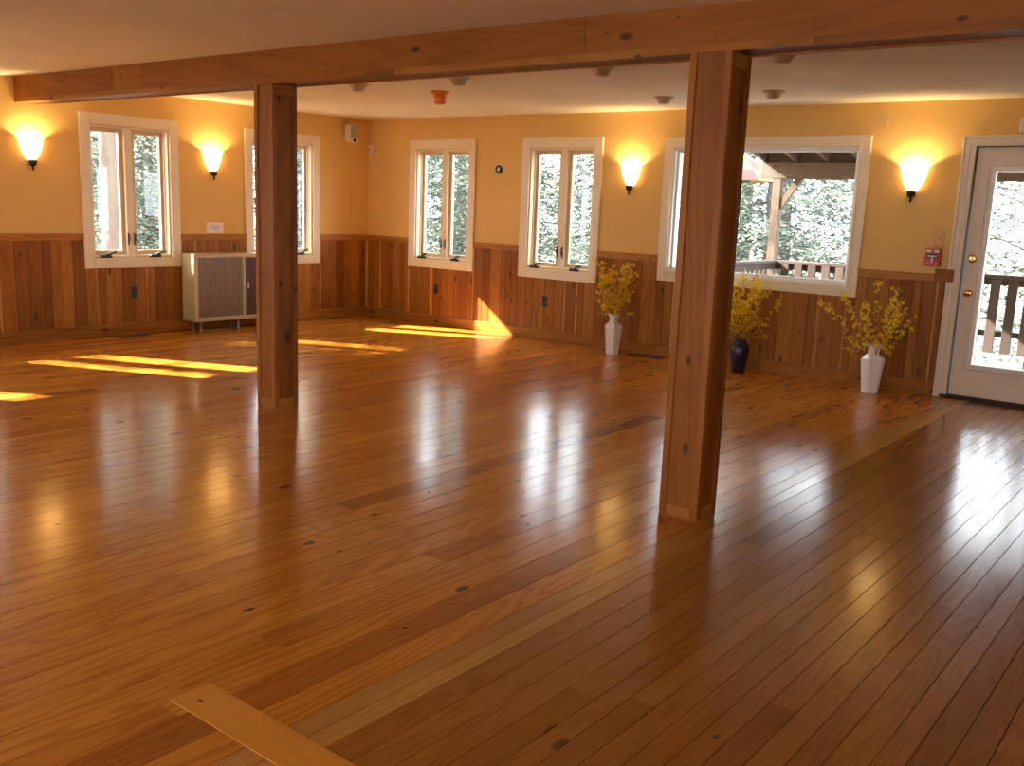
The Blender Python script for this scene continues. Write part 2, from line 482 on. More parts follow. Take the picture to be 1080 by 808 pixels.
for (a, b, mt) in rows:
    y = 0.25
    y -= rng.uniform(0.2, 2.5) if True else 0
    cuts = [0.25]
    yy = 0.25 - rng.uniform(0.4, 3.0)
    while yy > -11.0:
        cuts.append(yy); yy -= rng.uniform(2.4, 4.8) if mt == 0 else rng.uniform(1.4, 3.2)
    cuts.append(-11.15)
    for i in range(len(cuts) - 1):
        t = min(1, max(0, rng.gauss(0.52, 0.12)))
        if mt == 0 and rng.random() < 0.10: t = max(0.0, t - 0.25)
        if mt == 1:
            t = min(0.85, max(0, rng.gauss(0.42, 0.10)))
            if b < XB + 0.19: t = rng.uniform(0.88, 1.0)
        plank(a, b, cuts[i + 1], cuts[i], t, mt, rng.gauss(0, 0.0016), rng.uniform(-0.0003, 0.0003))
mb.poly([(-1.4, -11.4, -0.0045), (12.2, -11.4, -0.0045), (12.2, 0.4, -0.0045), (-1.4, 0.4, -0.0045)], tone=0, mat=2)
mb.poly([(-1.4, -11.4, -0.12), (-1.4, 0.4, -0.12), (12.2, 0.4, -0.12), (12.2, -11.4, -0.12)], tone=0, mat=2)
floor = mb.build('floor', [M['pine'], M['oak'], M['black']], None, 'structure')
mb = MB()
mb.box((6.578, -6.992, -0.003), (8.9, -6.858, 0.0022), 0.0015, 0, 0.5, 0, off=(3.12, 8.31))
mb.build('patch_board', M['patch'], floor, None, 'yellow pine patch board laid across the planks')

# ------------------------------------------------------------------ wainscot, rail, baseboard
def wainscot(tagname, x0, x1, blocks, loc, rz, rail_end=None):
    """blocks: (x0, x1, bottom) casings that stop the boards and the rail"""
    mb = MB()
    cuts = [x0]
    x = x0
    while x < x1 - 0.03:
        r = rng.random()
        w = 0.022 if r < 0.16 else rng.uniform(0.07, 0.135)
        nx_ = min(x1, x + w)
        for (a, b, zb) in blocks:
            for e in (a, b):
                if x < e - 1e-6 and nx_ > e - 0.02 and nx_ < e + 0.03: nx_ = e
                elif x < e - 1e-6 and nx_ >= e + 0.03: nx_ = e
        if nx_ - x < 0.012: nx_ = x + 0.012
        xm = (x + nx_) / 2
        top = 0.955
        skip = False
        for (a, b, zb) in blocks:
            if a <= xm <= b:
                top = zb
                if zb < 0.05: skip = True
        if not skip:
            t = rng.uniform(0.10, 0.56)
            thin = nx_ - x < 0.03
            if thin: t = rng.uniform(0.7, 0.95)
            mb.box((x + 0.001, -0.018 if not thin else -0.0165, 0.08), (nx_ - 0.001, -0.001, top), 0.0035 if not thin else 0.001, 2, t)
        x = nx_
    o = mb.build('wainscot_' + tagname, M['wainscot'], None, 'structure'); o.location = loc; o.rotation_euler = (0, 0, rz)
    # chair rail
    mb = MB()
    segs = [(x0, x1)]
    for (a, b, zb) in blocks:
        ns = []
        for (p, q) in segs:
            if b <= p or a >= q: ns.append((p, q)); continue
            if a > p: ns.append((p, a))
            if b < q: ns.append((b, q))
        segs = ns
    for (p, q) in segs:
        mb.box((p, -0.030, 0.952), (q, -0.001, 1.021), 0.004, 0, rng.uniform(0.5, 0.7))
    if rail_end:
        mb.box((rail_end - 0.145, -0.046, 0.966), (rail_end, -0.001, 1.066), 0.004, 0, 0.25)
    o = mb.build('trim_' + tagname, M['wainscot'], None, 'structure'); o.location = loc; o.rotation_euler = (0, 0, rz)
    # baseboard in lengths
    mb = MB()
    segs = [(x0, x1)]
    for (a, b, zb) in blocks:
        if zb > 0.05: continue
        ns = []
        for (p, q) in segs:
            if b <= p or a >= q: ns.append((p, q)); continue
            if a > p: ns.append((p, a))
            if b < q: ns.append((b, q))
        segs = ns
    for (p, q) in segs:
        a = p
        while a < q - 0.01:
            b = min(q, a + rng.uniform(2.2, 3.4))
            mb.box((a, -0.032, 0.0), (b, -0.001, 0.112), 0.004, 0, rng.uniform(0.15, 0.4)); a = b
    o = mb.build('baseboard_' + tagname, M['wainscot'], None, 'structure'); o.location = loc; o.rotation_euler = (0, 0, rz)

lblocks = [(y / 0.9991 - CW / 2, y / 0.9991 + CW / 2, CZ0) for y in LEFT_WIN]
bblocks = [(x - CW / 2, x + CW / 2, CZ0) for x in BACK_WIN] + [(PW[0], PW[1], PW[2]), (DOOR[0] - 0.115, DOOR[1] + 0.115, 0.0)]
wainscot('left', -11.0, -0.035, lblocks, (0, 0, 0), LEFT_ROT)
wainscot('back', 0.0, FLOOR_X1, bblocks, (0, 0, 0), 0, rail_end=6.97)

# ------------------------------------------------------------------ windows
def frame_boards(mb, x0, x1, z0, z1, w, y0, y1, bev=0.004, mat=0, tone=0.5):
    """mitre-less casing: two stiles, head and sill boards"""
    mb.box((x0, y0, z0), (x0 + w, y1, z1), bev, 2, tone, mat)
    mb.box((x1 - w, y0, z0), (x1, y1, z1), bev, 2, tone, mat)
    mb.box((x0 + w - 0.001, y0, z1 - w), (x1 - w + 0.001, y1, z1), bev, 0, tone, mat)
    mb.box((x0 + w - 0.001, y0, z0), (x1 - w + 0.001, y1, z0 + w), bev, 0, tone, mat)

def crank(parent, x, z):
    mb = MB()
    mb.box((x - 0.062, -0.030, z - 0.012), (x + 0.062, 0.06, z + 0.016), 0.010, 0)
    mb.lathe([(0.0, 0.022), (0.016, 0.02), (0.02, 0.006), (0.02, -0.004)], 12, (x + 0.015, -0.012, z + 0.004))
    mb.tube([(x + 0.015, -0.02, z + 0.02), (x + 0.05, -0.032, z + 0.036), (x + 0.085, -0.034, z + 0.046)], [0.011, 0.010, 0.008], 8)
    mb.lathe([(0, -0.013), (0.012, -0.007), (0.012, 0.007), (0, 0.013)], 10, (x + 0.088, -0.035, z + 0.048))
    return mb.build('crank_handle', M['dark'], parent)

def casement(n, loc, rz, label):
    """root sits on the wall plane at the window's centre, floor level"""
    root = empty('window_%d' % n, loc, rz); tag(root, label, None, None, 'structure')
    mb = MB(); frame_boards(mb, -CW / 2, CW / 2, CZ0, CZ1, 0.103, -0.024, -0.001, 0.004)
    mb.build('casing', M['cream'], root)
    X0, X1, Z0, Z1 = -0.415, 0.415, 0.79, 2.07
    mb = MB()                                     # jamb liner with stops and the centre mullion
    mb.box((X0, 0.0, Z0), (X0 + 0.014, 0.155, Z1), 0.001); mb.box((X1 - 0.014, 0.0, Z0), (X1, 0.155, Z1), 0.001)
    mb.box((X0 + 0.014, 0.0, Z1 - 0.014), (X1 - 0.014, 0.155, Z1), 0.001, 0)
    mb.box((X0 + 0.014, 0.0, Z0), (X1 - 0.014, 0.155, Z0 + 0.016), 0.001, 0)
    mb.box((-0.040, 0.045, Z0 + 0.016), (0.040, 0.155, Z1 - 0.014), 0.003)
    for sx in (-1, 1):
        mb.box((sx * 0.401, 0.055, Z0 + 0.016), (sx * 0.389, 0.075, Z1 - 0.014), 0.002)
    mb.build('frame', M['cream'], root)
    for sx in (-1, 1):
        a, b = (-0.401, -0.040) if sx < 0 else (0.040, 0.401)
        mb = MB(); frame_boards(mb, a + 0.001, b - 0.001, Z0 + 0.017, Z1 - 0.015, 0.042, 0.080, 0.125, 0.004)
        sash = mb.build('sash', M['sash'], root)
        mb = MB()
        mb.box((a + 0.038, 0.102, Z0 + 0.055), (b - 0.038, 0.106, Z1 - 0.053), 0.0005)
        p = MB(); p.poly([(a + 0.040, 0.104, Z0 + 0.056), (b - 0.040, 0.104, Z0 + 0.056), (b - 0.040, 0.104, Z1 - 0.054), (a + 0.040, 0.104, Z1 - 0.054)])
        p.build('pane', M['glass'], sash)
        crank(root, (a + b) / 2 - 0.02 + (0.03 if sx > 0 else -0.06), 0.795)
        mb = MB()
        lx = sx * 0.033
        mb.box((lx - 0.006, 0.030, 0.905), (lx + 0.006, 0.046, 1.03), 0.004)
        mb.tube([(lx, 0.034, 0.92), (lx, 0.016, 0.96), (lx, 0.012, 1.02)], [0.006, 0.006, 0.004], 6)
        mb.build('lock_lever', M['dark'], root)
    return root

names = ['cream casement window on the left wall, beyond the frame nearest the camera',
         'cream casement window on the left wall just beyond the left picture edge',
         'cream casement window with a pale tree trunk outside its left pane',
         'cream casement window half hidden behind the far wooden post, above the heater']
wn = 1
for y, lb in zip(LEFT_WIN, names):
    casement(wn, on_left(y), LEFT_ROT, lb); wn += 1
for x, lb in zip(BACK_WIN, ['cream casement window nearest the room corner on the back wall',
                            'cream casement window above the first white vase of forsythia']):
    casement(wn, (x, 0, 0), 0, lb); wn += 1

root = empty('window_%d' % wn, ((PW[0] + PW[1]) / 2, 0, 0)); tag(root, 'wide cream picture window looking onto the porch roof and railing', None, None, 'structure')
hx = (PW[1] - PW[0]) / 2
mb = MB(); frame_boards(mb, -hx, hx, PW[2], PW[3], 0.1, -0.024, -0.001, 0.005)
frame_boards(mb, -hx + 0.07, hx - 0.07, PW[2] + 0.07, PW[3] - 0.07, 0.024, -0.033, -0.022, 0.005)
mb.build('casing', M['cream'], root)
mb = MB()
X0, X1, Z0, Z1 = -hx + 0.1, hx - 0.1, PW[2] + 0.1, PW[3] - 0.1
mb.box((X0, 0, Z0), (X0 + 0.014, 0.155, Z1), 0.001); mb.box((X1 - 0.014, 0, Z0), (X1, 0.155, Z1), 0.001)
mb.box((X0 + 0.014, 0, Z1 - 0.014), (X1 - 0.014, 0.155, Z1), 0.001, 0); mb.box((X0 + 0.014, 0, Z0), (X1 - 0.014, 0.155, Z0 + 0.014), 0.001, 0)
mb.build('frame', M['vinyl'], root)
mb = MB(); frame_boards(mb, X0 + 0.014, X1 - 0.014, Z0 + 0.014, Z1 - 0.014, 0.022, 0.040, 0.085, 0.004)
sash = mb.build('sash', M['vinyl'], root)
p = MB(); p.poly([(X0 + 0.03, 0.062, Z0 + 0.03), (X1 - 0.03, 0.062, Z0 + 0.03), (X1 - 0.03, 0.062, Z1 - 0.03), (X0 + 0.03, 0.062, Z1 - 0.03)])
p.build('pane', M['glass'], sash)

# ------------------------------------------------------------------ door
dx0, dx1, dh = DOOR
root = empty('door_1', (dx0, 0, 0)); tag(root, 'off-white door with one tall glass pane and brass knob', None, None, 'structure')
W = dx1 - dx0
mb = MB()
for (a, b) in ((-0.113, -0.012), (W + 0.012, W + 0.113)):
    mb.box((a, -0.022, 0), (b, -0.001, dh + 0.09), 0.004)
    o_, i_ = (a, b) if a < 0 else (b, a)
    s_ = 1 if a < 0 else -1
    mb.box((o_, -0.030, 0), (o_ + s_ * 0.022, -0.02, dh + 0.09), 0.004)
    mb.box((o_ + s_ * 0.05, -0.027, 0), (o_ + s_ * 0.064, -0.02, dh + 0.04), 0.003)
    mb.box((i_ - s_ * 0.02, -0.027, 0), (i_, -0.02, dh + 0.02), 0.003)
mb.box((-0.012, -0.022, dh + 0.008), (W + 0.012, -0.001, dh + 0.09), 0.004, 0)
mb.box((-0.113, -0.030, dh + 0.068), (W + 0.113, -0.02, dh + 0.09), 0.004, 0)
mb.box((-0.062, -0.027, dh + 0.026), (W + 0.062, -0.02, dh + 0.040), 0.003, 0)
mb.build('casing', M['doorpaint'], root)
mb = MB()
mb.box((-0.02, 0.0, 0), (-0.012, 0.155, dh + 0.012), 0.001); mb.box((W + 0.012, 0.0, 0), (W + 0.02, 0.155, dh + 0.012), 0.001)
mb.box((-0.012, 0.0, dh + 0.006), (W + 0.012, 0.155, dh + 0.014), 0.001, 0)
mb.build('weather_seal', M['black'], root)
gx0, gx1, gz0, gz1 = 0.137, W - 0.137, 0.285, 1.875
mb = MB()
mb.box((0, 0.022, 0.03), (gx0, 0.066, dh), 0.002, mat=0); mb.box((gx1, 0.022, 0.03), (W, 0.066, dh), 0.002)
mb.box((gx0 - 0.001, 0.022, 0.03), (gx1 + 0.001, 0.066, gz0), 0.002, 0); mb.box((gx0 - 0.001, 0.022, gz1), (gx1 + 0.001, 0.066, dh), 0.002, 0)
frame_boards(mb, gx0 - 0.042, gx1 + 0.042, gz0 - 0.042, gz1 + 0.042, 0.014, 0.013, 0.024, 0.004)
slab = mb.build('door_slab', M['doorpaint'], root)
mb = MB(); frame_boards(mb, gx0 - 0.026, gx1 + 0.026, gz0 - 0.026, gz1 + 0.026, 0.040, 0.010, 0.074, 0.005)
mb.build('glazing_bead', M['vinyl'], slab)
p = MB(); p.poly([(gx0 + 0.005, 0.045, gz0 + 0.005), (gx1 - 0.005, 0.045, gz0 + 0.005), (gx1 - 0.005, 0.045, gz1 - 0.005), (gx0 + 0.005, 0.045, gz1 - 0.005)])
p.build('pane', M['glass'], slab)
mb = MB()
mb.lathe([(0.0, 0.0), (0.034, 0.0), (0.034, 0.006), (0.026, 0.012), (0.013, 0.014), (0.012, 0.032), (0.022, 0.038), (0.030, 0.048), (0.030, 0.058), (0.022, 0.066), (0.0, 0.068)], 24, (0.055, 0.022, 0.885), axis=1)
mb.build('door_knob', M['brass'], slab, None, 'round brass door knob')
mb = MB()
mb.lathe([(0.0, 0.0), (0.036, 0.0), (0.036, 0.008), (0.030, 0.014), (0.020, 0.016), (0.0, 0.016)], 24, (0.055, 0.022, 1.165), axis=1)
mb.box((0.049, -0.012, 1.148), (0.061, 0.008, 1.182), 0.003)
mb.build('deadbolt', M['brass'], slab, None, 'brass deadbolt turn above the knob')
mb = MB(); mb.box((-0.06, -0.035, 0.0), (W + 0.06, 0.16, 0.028), 0.008, 0, 0.1)
mb.build('threshold', M['railwood'], root)

# ------------------------------------------------------------------ beam and posts
BROT = math.atan2(-0.24, 7.05)
bd = Vector((math.cos(BROT), math.sin(BROT), 0)); bn = Vector((-bd.y, bd.x, 0))
B0 = Vector((-0.18, -4.22, 0))
root = empty('ceiling_beam', (B0.x, B0.y, 0), BROT)
tag(root, 'long boxed fir beam under the ceiling, carried by both posts', 'beam')
BL = 11.78
def zb(x): return 2.198 - 0.0085 * x             # underside
def zt(x): return 2.432 - 0.0122 * x + 0.012     # tucked into the ceiling
def slant(mb, x0, x1, y0, y1, f0, f1, tone, bev=0.0):
    """board whose lower and upper edges follow f0(x), f1(x)"""
    off = (random.uniform(0, 40), random.uniform(0, 40))
    P = {}
    for i, x in enumerate((x0, x1)):
        for j, y in enumerate((y0, y1)):
            P[(i, j, 0)] = (x, y, f0(x)); P[(i, j, 1)] = (x, y, f1(x))
    def F(keys):
        pts = [P[k] for k in keys]
        mb.poly(pts, [(p[0] + off[0], p[2] + 0.9 * p[1] + off[1]) for p in pts], tone)
    F([(0, 0, 0), (1, 0, 0), (1, 0, 1), (0, 0, 1)]); F([(0, 1, 0), (0, 1, 1), (1, 1, 1), (1, 1, 0)])
    F([(0, 0, 0), (0, 1, 0), (1, 1, 0), (1, 0, 0)]); F([(0, 0, 1), (1, 0, 1), (1, 1, 1), (0, 1, 1)])
    F([(0, 0, 0), (0, 0, 1), (0, 1, 1), (0, 1, 0)]); F([(1, 0, 0), (1, 1, 0), (1, 1, 1), (1, 0, 1)])
BD = 0.205                                       # beam depth
mb = MB(); slant(mb, 0.0, BL, 0.022, BD - 0.022, lambda x: zb(x) + 0.012, zt, 0.3); mb.build('core', M['beam'], root)
lo = lambda x: zb(x) + 0.034
for (a, b, t) in ((0.006, 1.80, 0.42), (1.803, 2.22, 0.66), (2.223, 6.36, 0.45), (6.363, 9.3, 0.50), (9.303, BL, 0.45)):
    mb = MB(); slant(mb, a, b, 0.0, 0.022, lo, zt, t); mb.build('fascia_board', M['beam'], root)
for (a, b, t) in ((0.006, 2.75, 0.62), (2.752, 4.78, 0.50), (4.783, 5.02, 0.22), (5.023, 7.52, 0.62), (7.523, BL, 0.34)):
    mb = MB(); slant(mb, a, b, -0.003, 0.030, zb, lambda x: zb(x) + 0.033, t); mb.build('bottom_strip', M['beam'], root)
mb = MB(); slant(mb, 0.006, BL, 0.030, BD - 0.024, lambda x: zb(x) + 0.008, lambda x: zb(x) + 0.03, 0.25); mb.build('soffit_board', M['beam'], root)
for (a, b) in ((0.006, 4.2), (4.203, 8.4), (8.403, BL)):
    mb = MB(); slant(mb, a, b, BD - 0.024, BD, zb, zt, 0.45); mb.build('back_board', M['beam'], root)

def post(xl, w, d, label, nm='support_post'):
    # xl: distance along the beam of the post's left edge
    p = B0 + bd * xl + bn * 0.0
    h = zb(xl + w / 2) + 0.004
    root = empty(nm, (p.x + bd.x * w / 2 + bn.x * d / 2, p.y + bd.y * w / 2 + bn.y * d / 2, 0), BROT)
    tag(root, label, 'post', 'boxed wooden posts under the beam')
    x, y, r, s = w / 2, d / 2, 0.011, 0.036
    mb = MB(); mb.box((-x + r, -y + r, 0.002), (x - r, y - r, h), 0.002, 2, 0.42); mb.build('core', M['beam'], root)
    for sx in (-1, 1):
        for sy in (-1, 1):
            wd = s if sx < 0 else s
            mb = MB()
            mb.box((sx * x, sy * y, 0.0), (sx * (x - wd), sy * (y - s), h), 0.003, 2, 0.55 if sy < 0 else 0.32)
            mb.build('corner_stile', M['beam'], root)
    for (a, b, c, e) in ((-x + s, -y + 0.001, x - s, -y + r + 0.004), (-x + s, y - r - 0.004, x - s, y - 0.001)):
        mb = MB(); mb.box((a + 0.001, b, 0.0), (c - 0.001, e, 0.052), 0.002, 0, 0.62); mb.build('toe_block', M['beam'], root)
    for sx in (-1, 1):
        mb = MB(); mb.box((sx * (x - 0.001), -y + s + 0.001, 0.0), (sx * (x - r - 0.004), y - s - 0.001, 0.06), 0.002, 1, 0.75); mb.build('toe_block', M['beam'], root)
        mb = MB(); mb.box((sx * (x - 0.001), -y + s + 0.001, h - 0.065), (sx * (x - r - 0.004), y - s - 0.001, h), 0.002, 1, 0.70); mb.build('head_block', M['beam'], root)
    return root
post(3.662, 0.205, 0.20, 'far boxed wooden post in front of the heater, the farther of two')
post(6.945, 0.208, 0.19, 'near boxed wooden post in front of the picture window, the larger in view')

# ------------------------------------------------------------------ wall sconces
def make_sconce():
    root = empty('wall_sconce')
    def half(mb, prof, dep, seg=22):
        b0 = len(mb.v)
        mb.lathe(prof, seg, (0, 0, 0), PI, 2 * PI)
        for k in range(b0, len(mb.v)):
            x, y, z = mb.v[k]; mb.v[k] = (x, y * dep - 0.002, z)
    prof = [(0.030, 1.690), (0.052, 1.708), (0.075, 1.748), (0.094, 1.800), (0.105, 1.850), (0.111, 1.897)]
    mb = MB()
    half(mb, prof + [(0.106, 1.897), (0.100, 1.850), (0.089, 1.802), (0.070, 1.752), (0.047, 1.713), (0.0, 1.700)], 0.92)
    mb.build('glass_shade', M['shade'], root, None, 'glowing frosted glass bowl')
    mb = MB()
    half(mb, [(0.110, 1.893), (0.130, 1.899), (0.130, 1.905), (0.110, 1.903), (0.105, 1.897)], 0.92)
    mb.build('shade_rim', M['shade'], root)
    mb = MB()
    mb.lathe([(0.0, 1.600), (0.008, 1.606), (0.012, 1.614), (0.008, 1.624), (0.006, 1.634), (0.018, 1.644), (0.030, 1.654), (0.034, 1.668), (0.036, 1.694), (0.0, 1.694)], 20, (0, -0.036, 0))
    mb.build('finial', M['dark'], root, None, 'dark bronze finial cup')
    mb = MB(); mb.box((-0.022, -0.030, 1.655), (0.022, 0.002, 1.705), 0.004)
    mb.build('wall_bracket', M['dark'], root)
    ld = bpy.data.lights.new('bulb', 'POINT'); ld.energy = BULB_W; ld.color = (1.0, 0.74, 0.38); ld.shadow_soft_size = 0.025
    lo_ = bpy.data.objects.new('bulb', ld); COL.objects.link(lo_); lo_.parent = root; lo_.location = (0, -0.055, 1.850)
    return root
sc0 = make_sconce()
spots = [(on_left(-4.10), LEFT_ROT, 'lit bowl sconce left of the left-wall casement, under the beam end'),
         (on_left(-2.21), LEFT_ROT, 'lit bowl sconce above the beige heater'),
         ((3.828, 0, 0), 0, 'lit bowl sconce above the vase beside the middle casement, left of the near post'),
         ((6.562, 0, 0), 0, 'lit bowl sconce between the picture window and the door'),
         ((2.6, FLOOR_Y0, 0), PI, 'added unseen bowl sconce for warm fill behind the camera, left one'),  # from here on: unseen sconces added as warm fill light
         ((9.2, FLOOR_Y0, 0), PI, 'added unseen bowl sconce for warm fill behind the camera, right one'),
         ((FLOOR_X1, -4.6, 0), -PI / 2, 'added bowl sconce for warm fill on the right wall, out of view')]
for i, (l, r, lb) in enumerate(spots):
    o = sc0 if i == 0 else copy_tree(sc0)
    o.location = l; o.rotation_euler = (0, 0, r)
    tag(o, lb, 'wall lamp', 'bowl sconces on the walls')

# ------------------------------------------------------------------ heater cabinet
HX0 = -2.62 / 0.9991
root = empty('heater', on_left(-2.62), LEFT_ROT)
tag(root, 'beige floor heater with a square slatted grille under the small notice', 'heater')
HW, HD, H0, H1 = 1.10, 0.27, 0.105, 0.82
mb = MB()
mb.box((0, -HD, H0), (0.02, -0.036, H1), 0.004); mb.box((HW - 0.02, -HD, H0), (HW, -0.036, H1), 0.004)
mb.box((0.0, -HD, H1 - 0.02), (HW, -0.036, H1 + 0.002), 0.005, 0)
mb.box((0.0, -HD, H0), (HW, -0.036, H0 + 0.02), 0.004, 0)
mb.box((0.02, -0.06, H0 + 0.02), (HW - 0.02, -0.04, H1 - 0.02), 0.002, 0)
mb.box((0, -HD - 0.006, H1 - 0.036), (HW, -HD + 0.004, H1), 0.003, 0)
mb.box((0, -HD - 0.006, H0), (HW, -HD + 0.004, H0 + 0.04), 0.003, 0)
mb.box((0, -HD - 0.006, H0 + 0.03), (0.045, -HD + 0.004, H1 - 0.03), 0.003)
mb.box((0.595, -HD - 0.006, H0 + 0.03), (0.625, -HD + 0.004, H1 - 0.03), 0.003)
mb.box((HW - 0.02, -HD - 0.006, H0 + 0.03), (HW, -HD + 0.004, H1 - 0.03), 0.003)
mb.build('cabinet', M['heater'], root)
mb = MB()
n = 26
for k in range(n):
    xx = 0.05 + (0.54) * (k + 0.5) / n
    mb.box((xx - 0.0058, -HD + 0.002, H0 + 0.042), (xx + 0.0058, -HD + 0.010, H1 - 0.038), 0.001)
for k in range(30):
    zz = H0 + 0.045 + (H1 - H0 - 0.085) * (k + 0.5) / 30
    mb.box((0.046, -HD + 0.008, zz - 0.0024), (0.594, -HD + 0.012, zz + 0.0024), 0.0005, 0)
mb.build('grille', M['grille'], root, None, 'grey slatted grille')
mb = MB(); mb.box((0.046, -HD + 0.030, H0 + 0.04), (0.594, -HD + 0.034, H1 - 0.036), 0.001); mb.build('grille_backing', M['black'], root)
mb = MB(); mb.box((0.626, -HD - 0.002, H0 + 0.042), (HW - 0.021, -HD + 0.004, H1 - 0.038), 0.002); dr = mb.build('control_door', M['heaterdark'], root, None, 'dark brown side panel')
mb = MB(); mb.box((0.652, -HD - 0.016, 0.44), (0.666, -HD - 0.001, 0.51), 0.004); mb.build('latch', M['whiteplastic'], dr)
for xx in (0.09, 0.55, HW - 0.09):
    for yy in (-HD + 0.04, -0.08):
        mb = MB(); mb.lathe([(0.0, 0.0), (0.020, 0.0), (0.020, 0.008), (0.013, 0.014), (0.013, H0 + 0.002), (0, H0 + 0.002)], 12, (xx, yy, 0)); mb.build('foot', M['steel'], root)

# ------------------------------------------------------------------ small wall things
def wall_thing(name, wl, pos, label, cat, group=None):
    if wl == 'L': o = empty(name, on_left(pos[0], pos[1]), LEFT_ROT)
    else: o = empty(name, (pos[0], 0, pos[1]), 0)
    tag(o, label, cat, group); return o

r = wall_thing('paper_notice', 'L', (-2.19, 1.090), 'small white printed notice taped to the wall above the heater', 'notice')
mb = MB(); mb.box((-0.105, -0.003, -0.058), (0.105, -0.0005, 0.058), 0.0004, 0); mb.build('sheet', M['paper'], r)
mb = MB()
for k, (a, b) in enumerate(((-0.055, 0.05), (-0.075, 0.07), (-0.07, 0.075), (-0.06, 0.06), (-0.03, 0.035))):
    z = 0.032 - k * 0.014
    x = a
    while x < b:
        w = random.uniform(0.008, 0.022); mb.box((x, -0.0036, z - 0.0028), (min(b, x + w), -0.0029, z + 0.0028), 0.0001, 0); x += w + 0.004
mb.build('print', M['ink'], r)

def outlet(wl, pos, label):
    r = wall_thing('wall_outlet', wl, pos, label, 'outlet', 'dark outlets in the wainscot')
    mb = MB(); mb.box((-0.036, -0.025, -0.058), (0.036, -0.017, 0.058), 0.003); mb.build('cover_plate', M['brownplastic'], r)
    for sz in (-1, 1):
        mb = MB()
        mb.lathe([(0.0, 0.0095), (0.015, 0.009), (0.0165, 0.006), (0.0165, 0.0)], 16, (0, -0.0185, sz * 0.021), axis=1)
        rc = mb.build('receptacle', M['brownplastic'], r)
        mb = MB()
        for sx in (-0.006, 0.006): mb.box((sx - 0.0012, -0.0288, sz * 0.021 - 0.003), (sx + 0.0012, -0.0275, sz * 0.021 + 0.006), 0.0003)
        mb.build('slot', M['black'], rc)
outlet('L', (-3.149, 0.428), 'dark outlet in the wainscot below the left-wall casement, left of the heater')
outlet('B', (1.208, 0.428), 'dark outlet in the wainscot below the casement nearest the corner')
outlet('B', (2.829, 0.427), 'dark outlet left of the first white vase, right of the sun patch')
outlet('B', (5.246, 0.422), 'dark outlet behind the yellow branches of the blue vase')

r = wall_thing('wall_speaker', 'L', (-0.335, 2.235), 'small pale loudspeaker high on the left wall near the corner', 'speaker')
mb = MB(); mb.box((-0.075, -0.125, -0.105), (0.075, -0.02, 0.105), 0.014); mb.build('cabinet', M['whiteplastic'], r)
mb = MB(); mb.box((-0.066, -0.130, -0.055), (0.066, -0.122, 0.096), 0.004); mb.build('grille', M['grey'], r)
mb = MB(); mb.lathe([(0.0, 0.004), (0.018, 0.004), (0.021, 0.0), (0.021, -0.004)], 18, (0.0, -0.126, -0.076), axis=1); mb.build('bass_port', M['black'], r)
mb = MB(); mb.tube([(0, -0.002, 0.02), (0, -0.03, 0.02)], 0.014, 8); mb.build('mount', M['steel'], r)

r = wall_thing('motion_sensor', 'B', (0.062, 2.080), 'tiny cream motion sensor beside the room corner', 'sensor')
mb = MB(); mb.box((-0.03, -0.045, -0.052), (0.03, 0.004, 0.052), 0.010); mb.build('housing', M['whiteplastic'], r)
mb = MB(); mb.box((-0.02, -0.049, -0.03), (0.02, -0.043, 0.005), 0.003); mb.build('lens', M['beigeplastic'], r)

r = wall_thing('thermostat_base', 'B', (2.114, 1.842), 'round wall base with exposed black wiring between two casements', 'thermostat')
mb = MB(); mb.lathe([(0.066, -0.004), (0.066, 0.008), (0.058, 0.012), (0.045, 0.010), (0.0, 0.008)], 28, (0, 0, 0), axis=1); mb.build('backplate', M['whiteplastic'], r)
mb = MB(); mb.lathe([(0.050, 0.008), (0.050, 0.018), (0.044, 0.022), (0.0, 0.020)], 22, (0, 0, 0), axis=1); mb.build('mechanism', M['black'], r)
mb = MB()
mb.lathe([(0.020, 0.020), (0.020, 0.026), (0.012, 0.028), (0.0, 0.027)], 14, (0.004, 0, 0.008), axis=1)
mb.tube([(-0.02, -0.024, 0.0), (-0.005, -0.032, -0.022), (0.018, -0.026, -0.026)], 0.004, 6)
mb.build('wire_coil', M['whiteplastic'], r)

r = wall_thing('wall_plate', 'B', (6.263, 2.277), 'blank wall-coloured plate high between picture window and door', 'wall plate')
mb = MB(); mb.box((-0.042, -0.012, -0.068), (0.042, 0.004, 0.068), 0.004); mb.build('plate', M['wallplate'], r)
for sz in (-1, 1):
    mb = MB(); mb.lathe([(0, 0.003), (0.004, 0.0025), (0.005, 0.0)], 10, (0, -0.011, sz * 0.045), axis=1)
    mb.build('screw', M['beigeplastic'], r)

r = wall_thing('light_switch', 'B', (6.818, 1.318), 'wall-coloured switch plate just above the red fire alarm', 'switch')
mb = MB(); mb.box((-0.040, -0.010, -0.062), (0.040, -0.0005, 0.062), 0.004); mb.build('plate', M['wallplate'], r)
mb = MB(); mb.box((-0.008, -0.020, -0.014), (0.008, -0.008, 0.014), 0.003); mb.build('toggle', M['wallplate'], r)

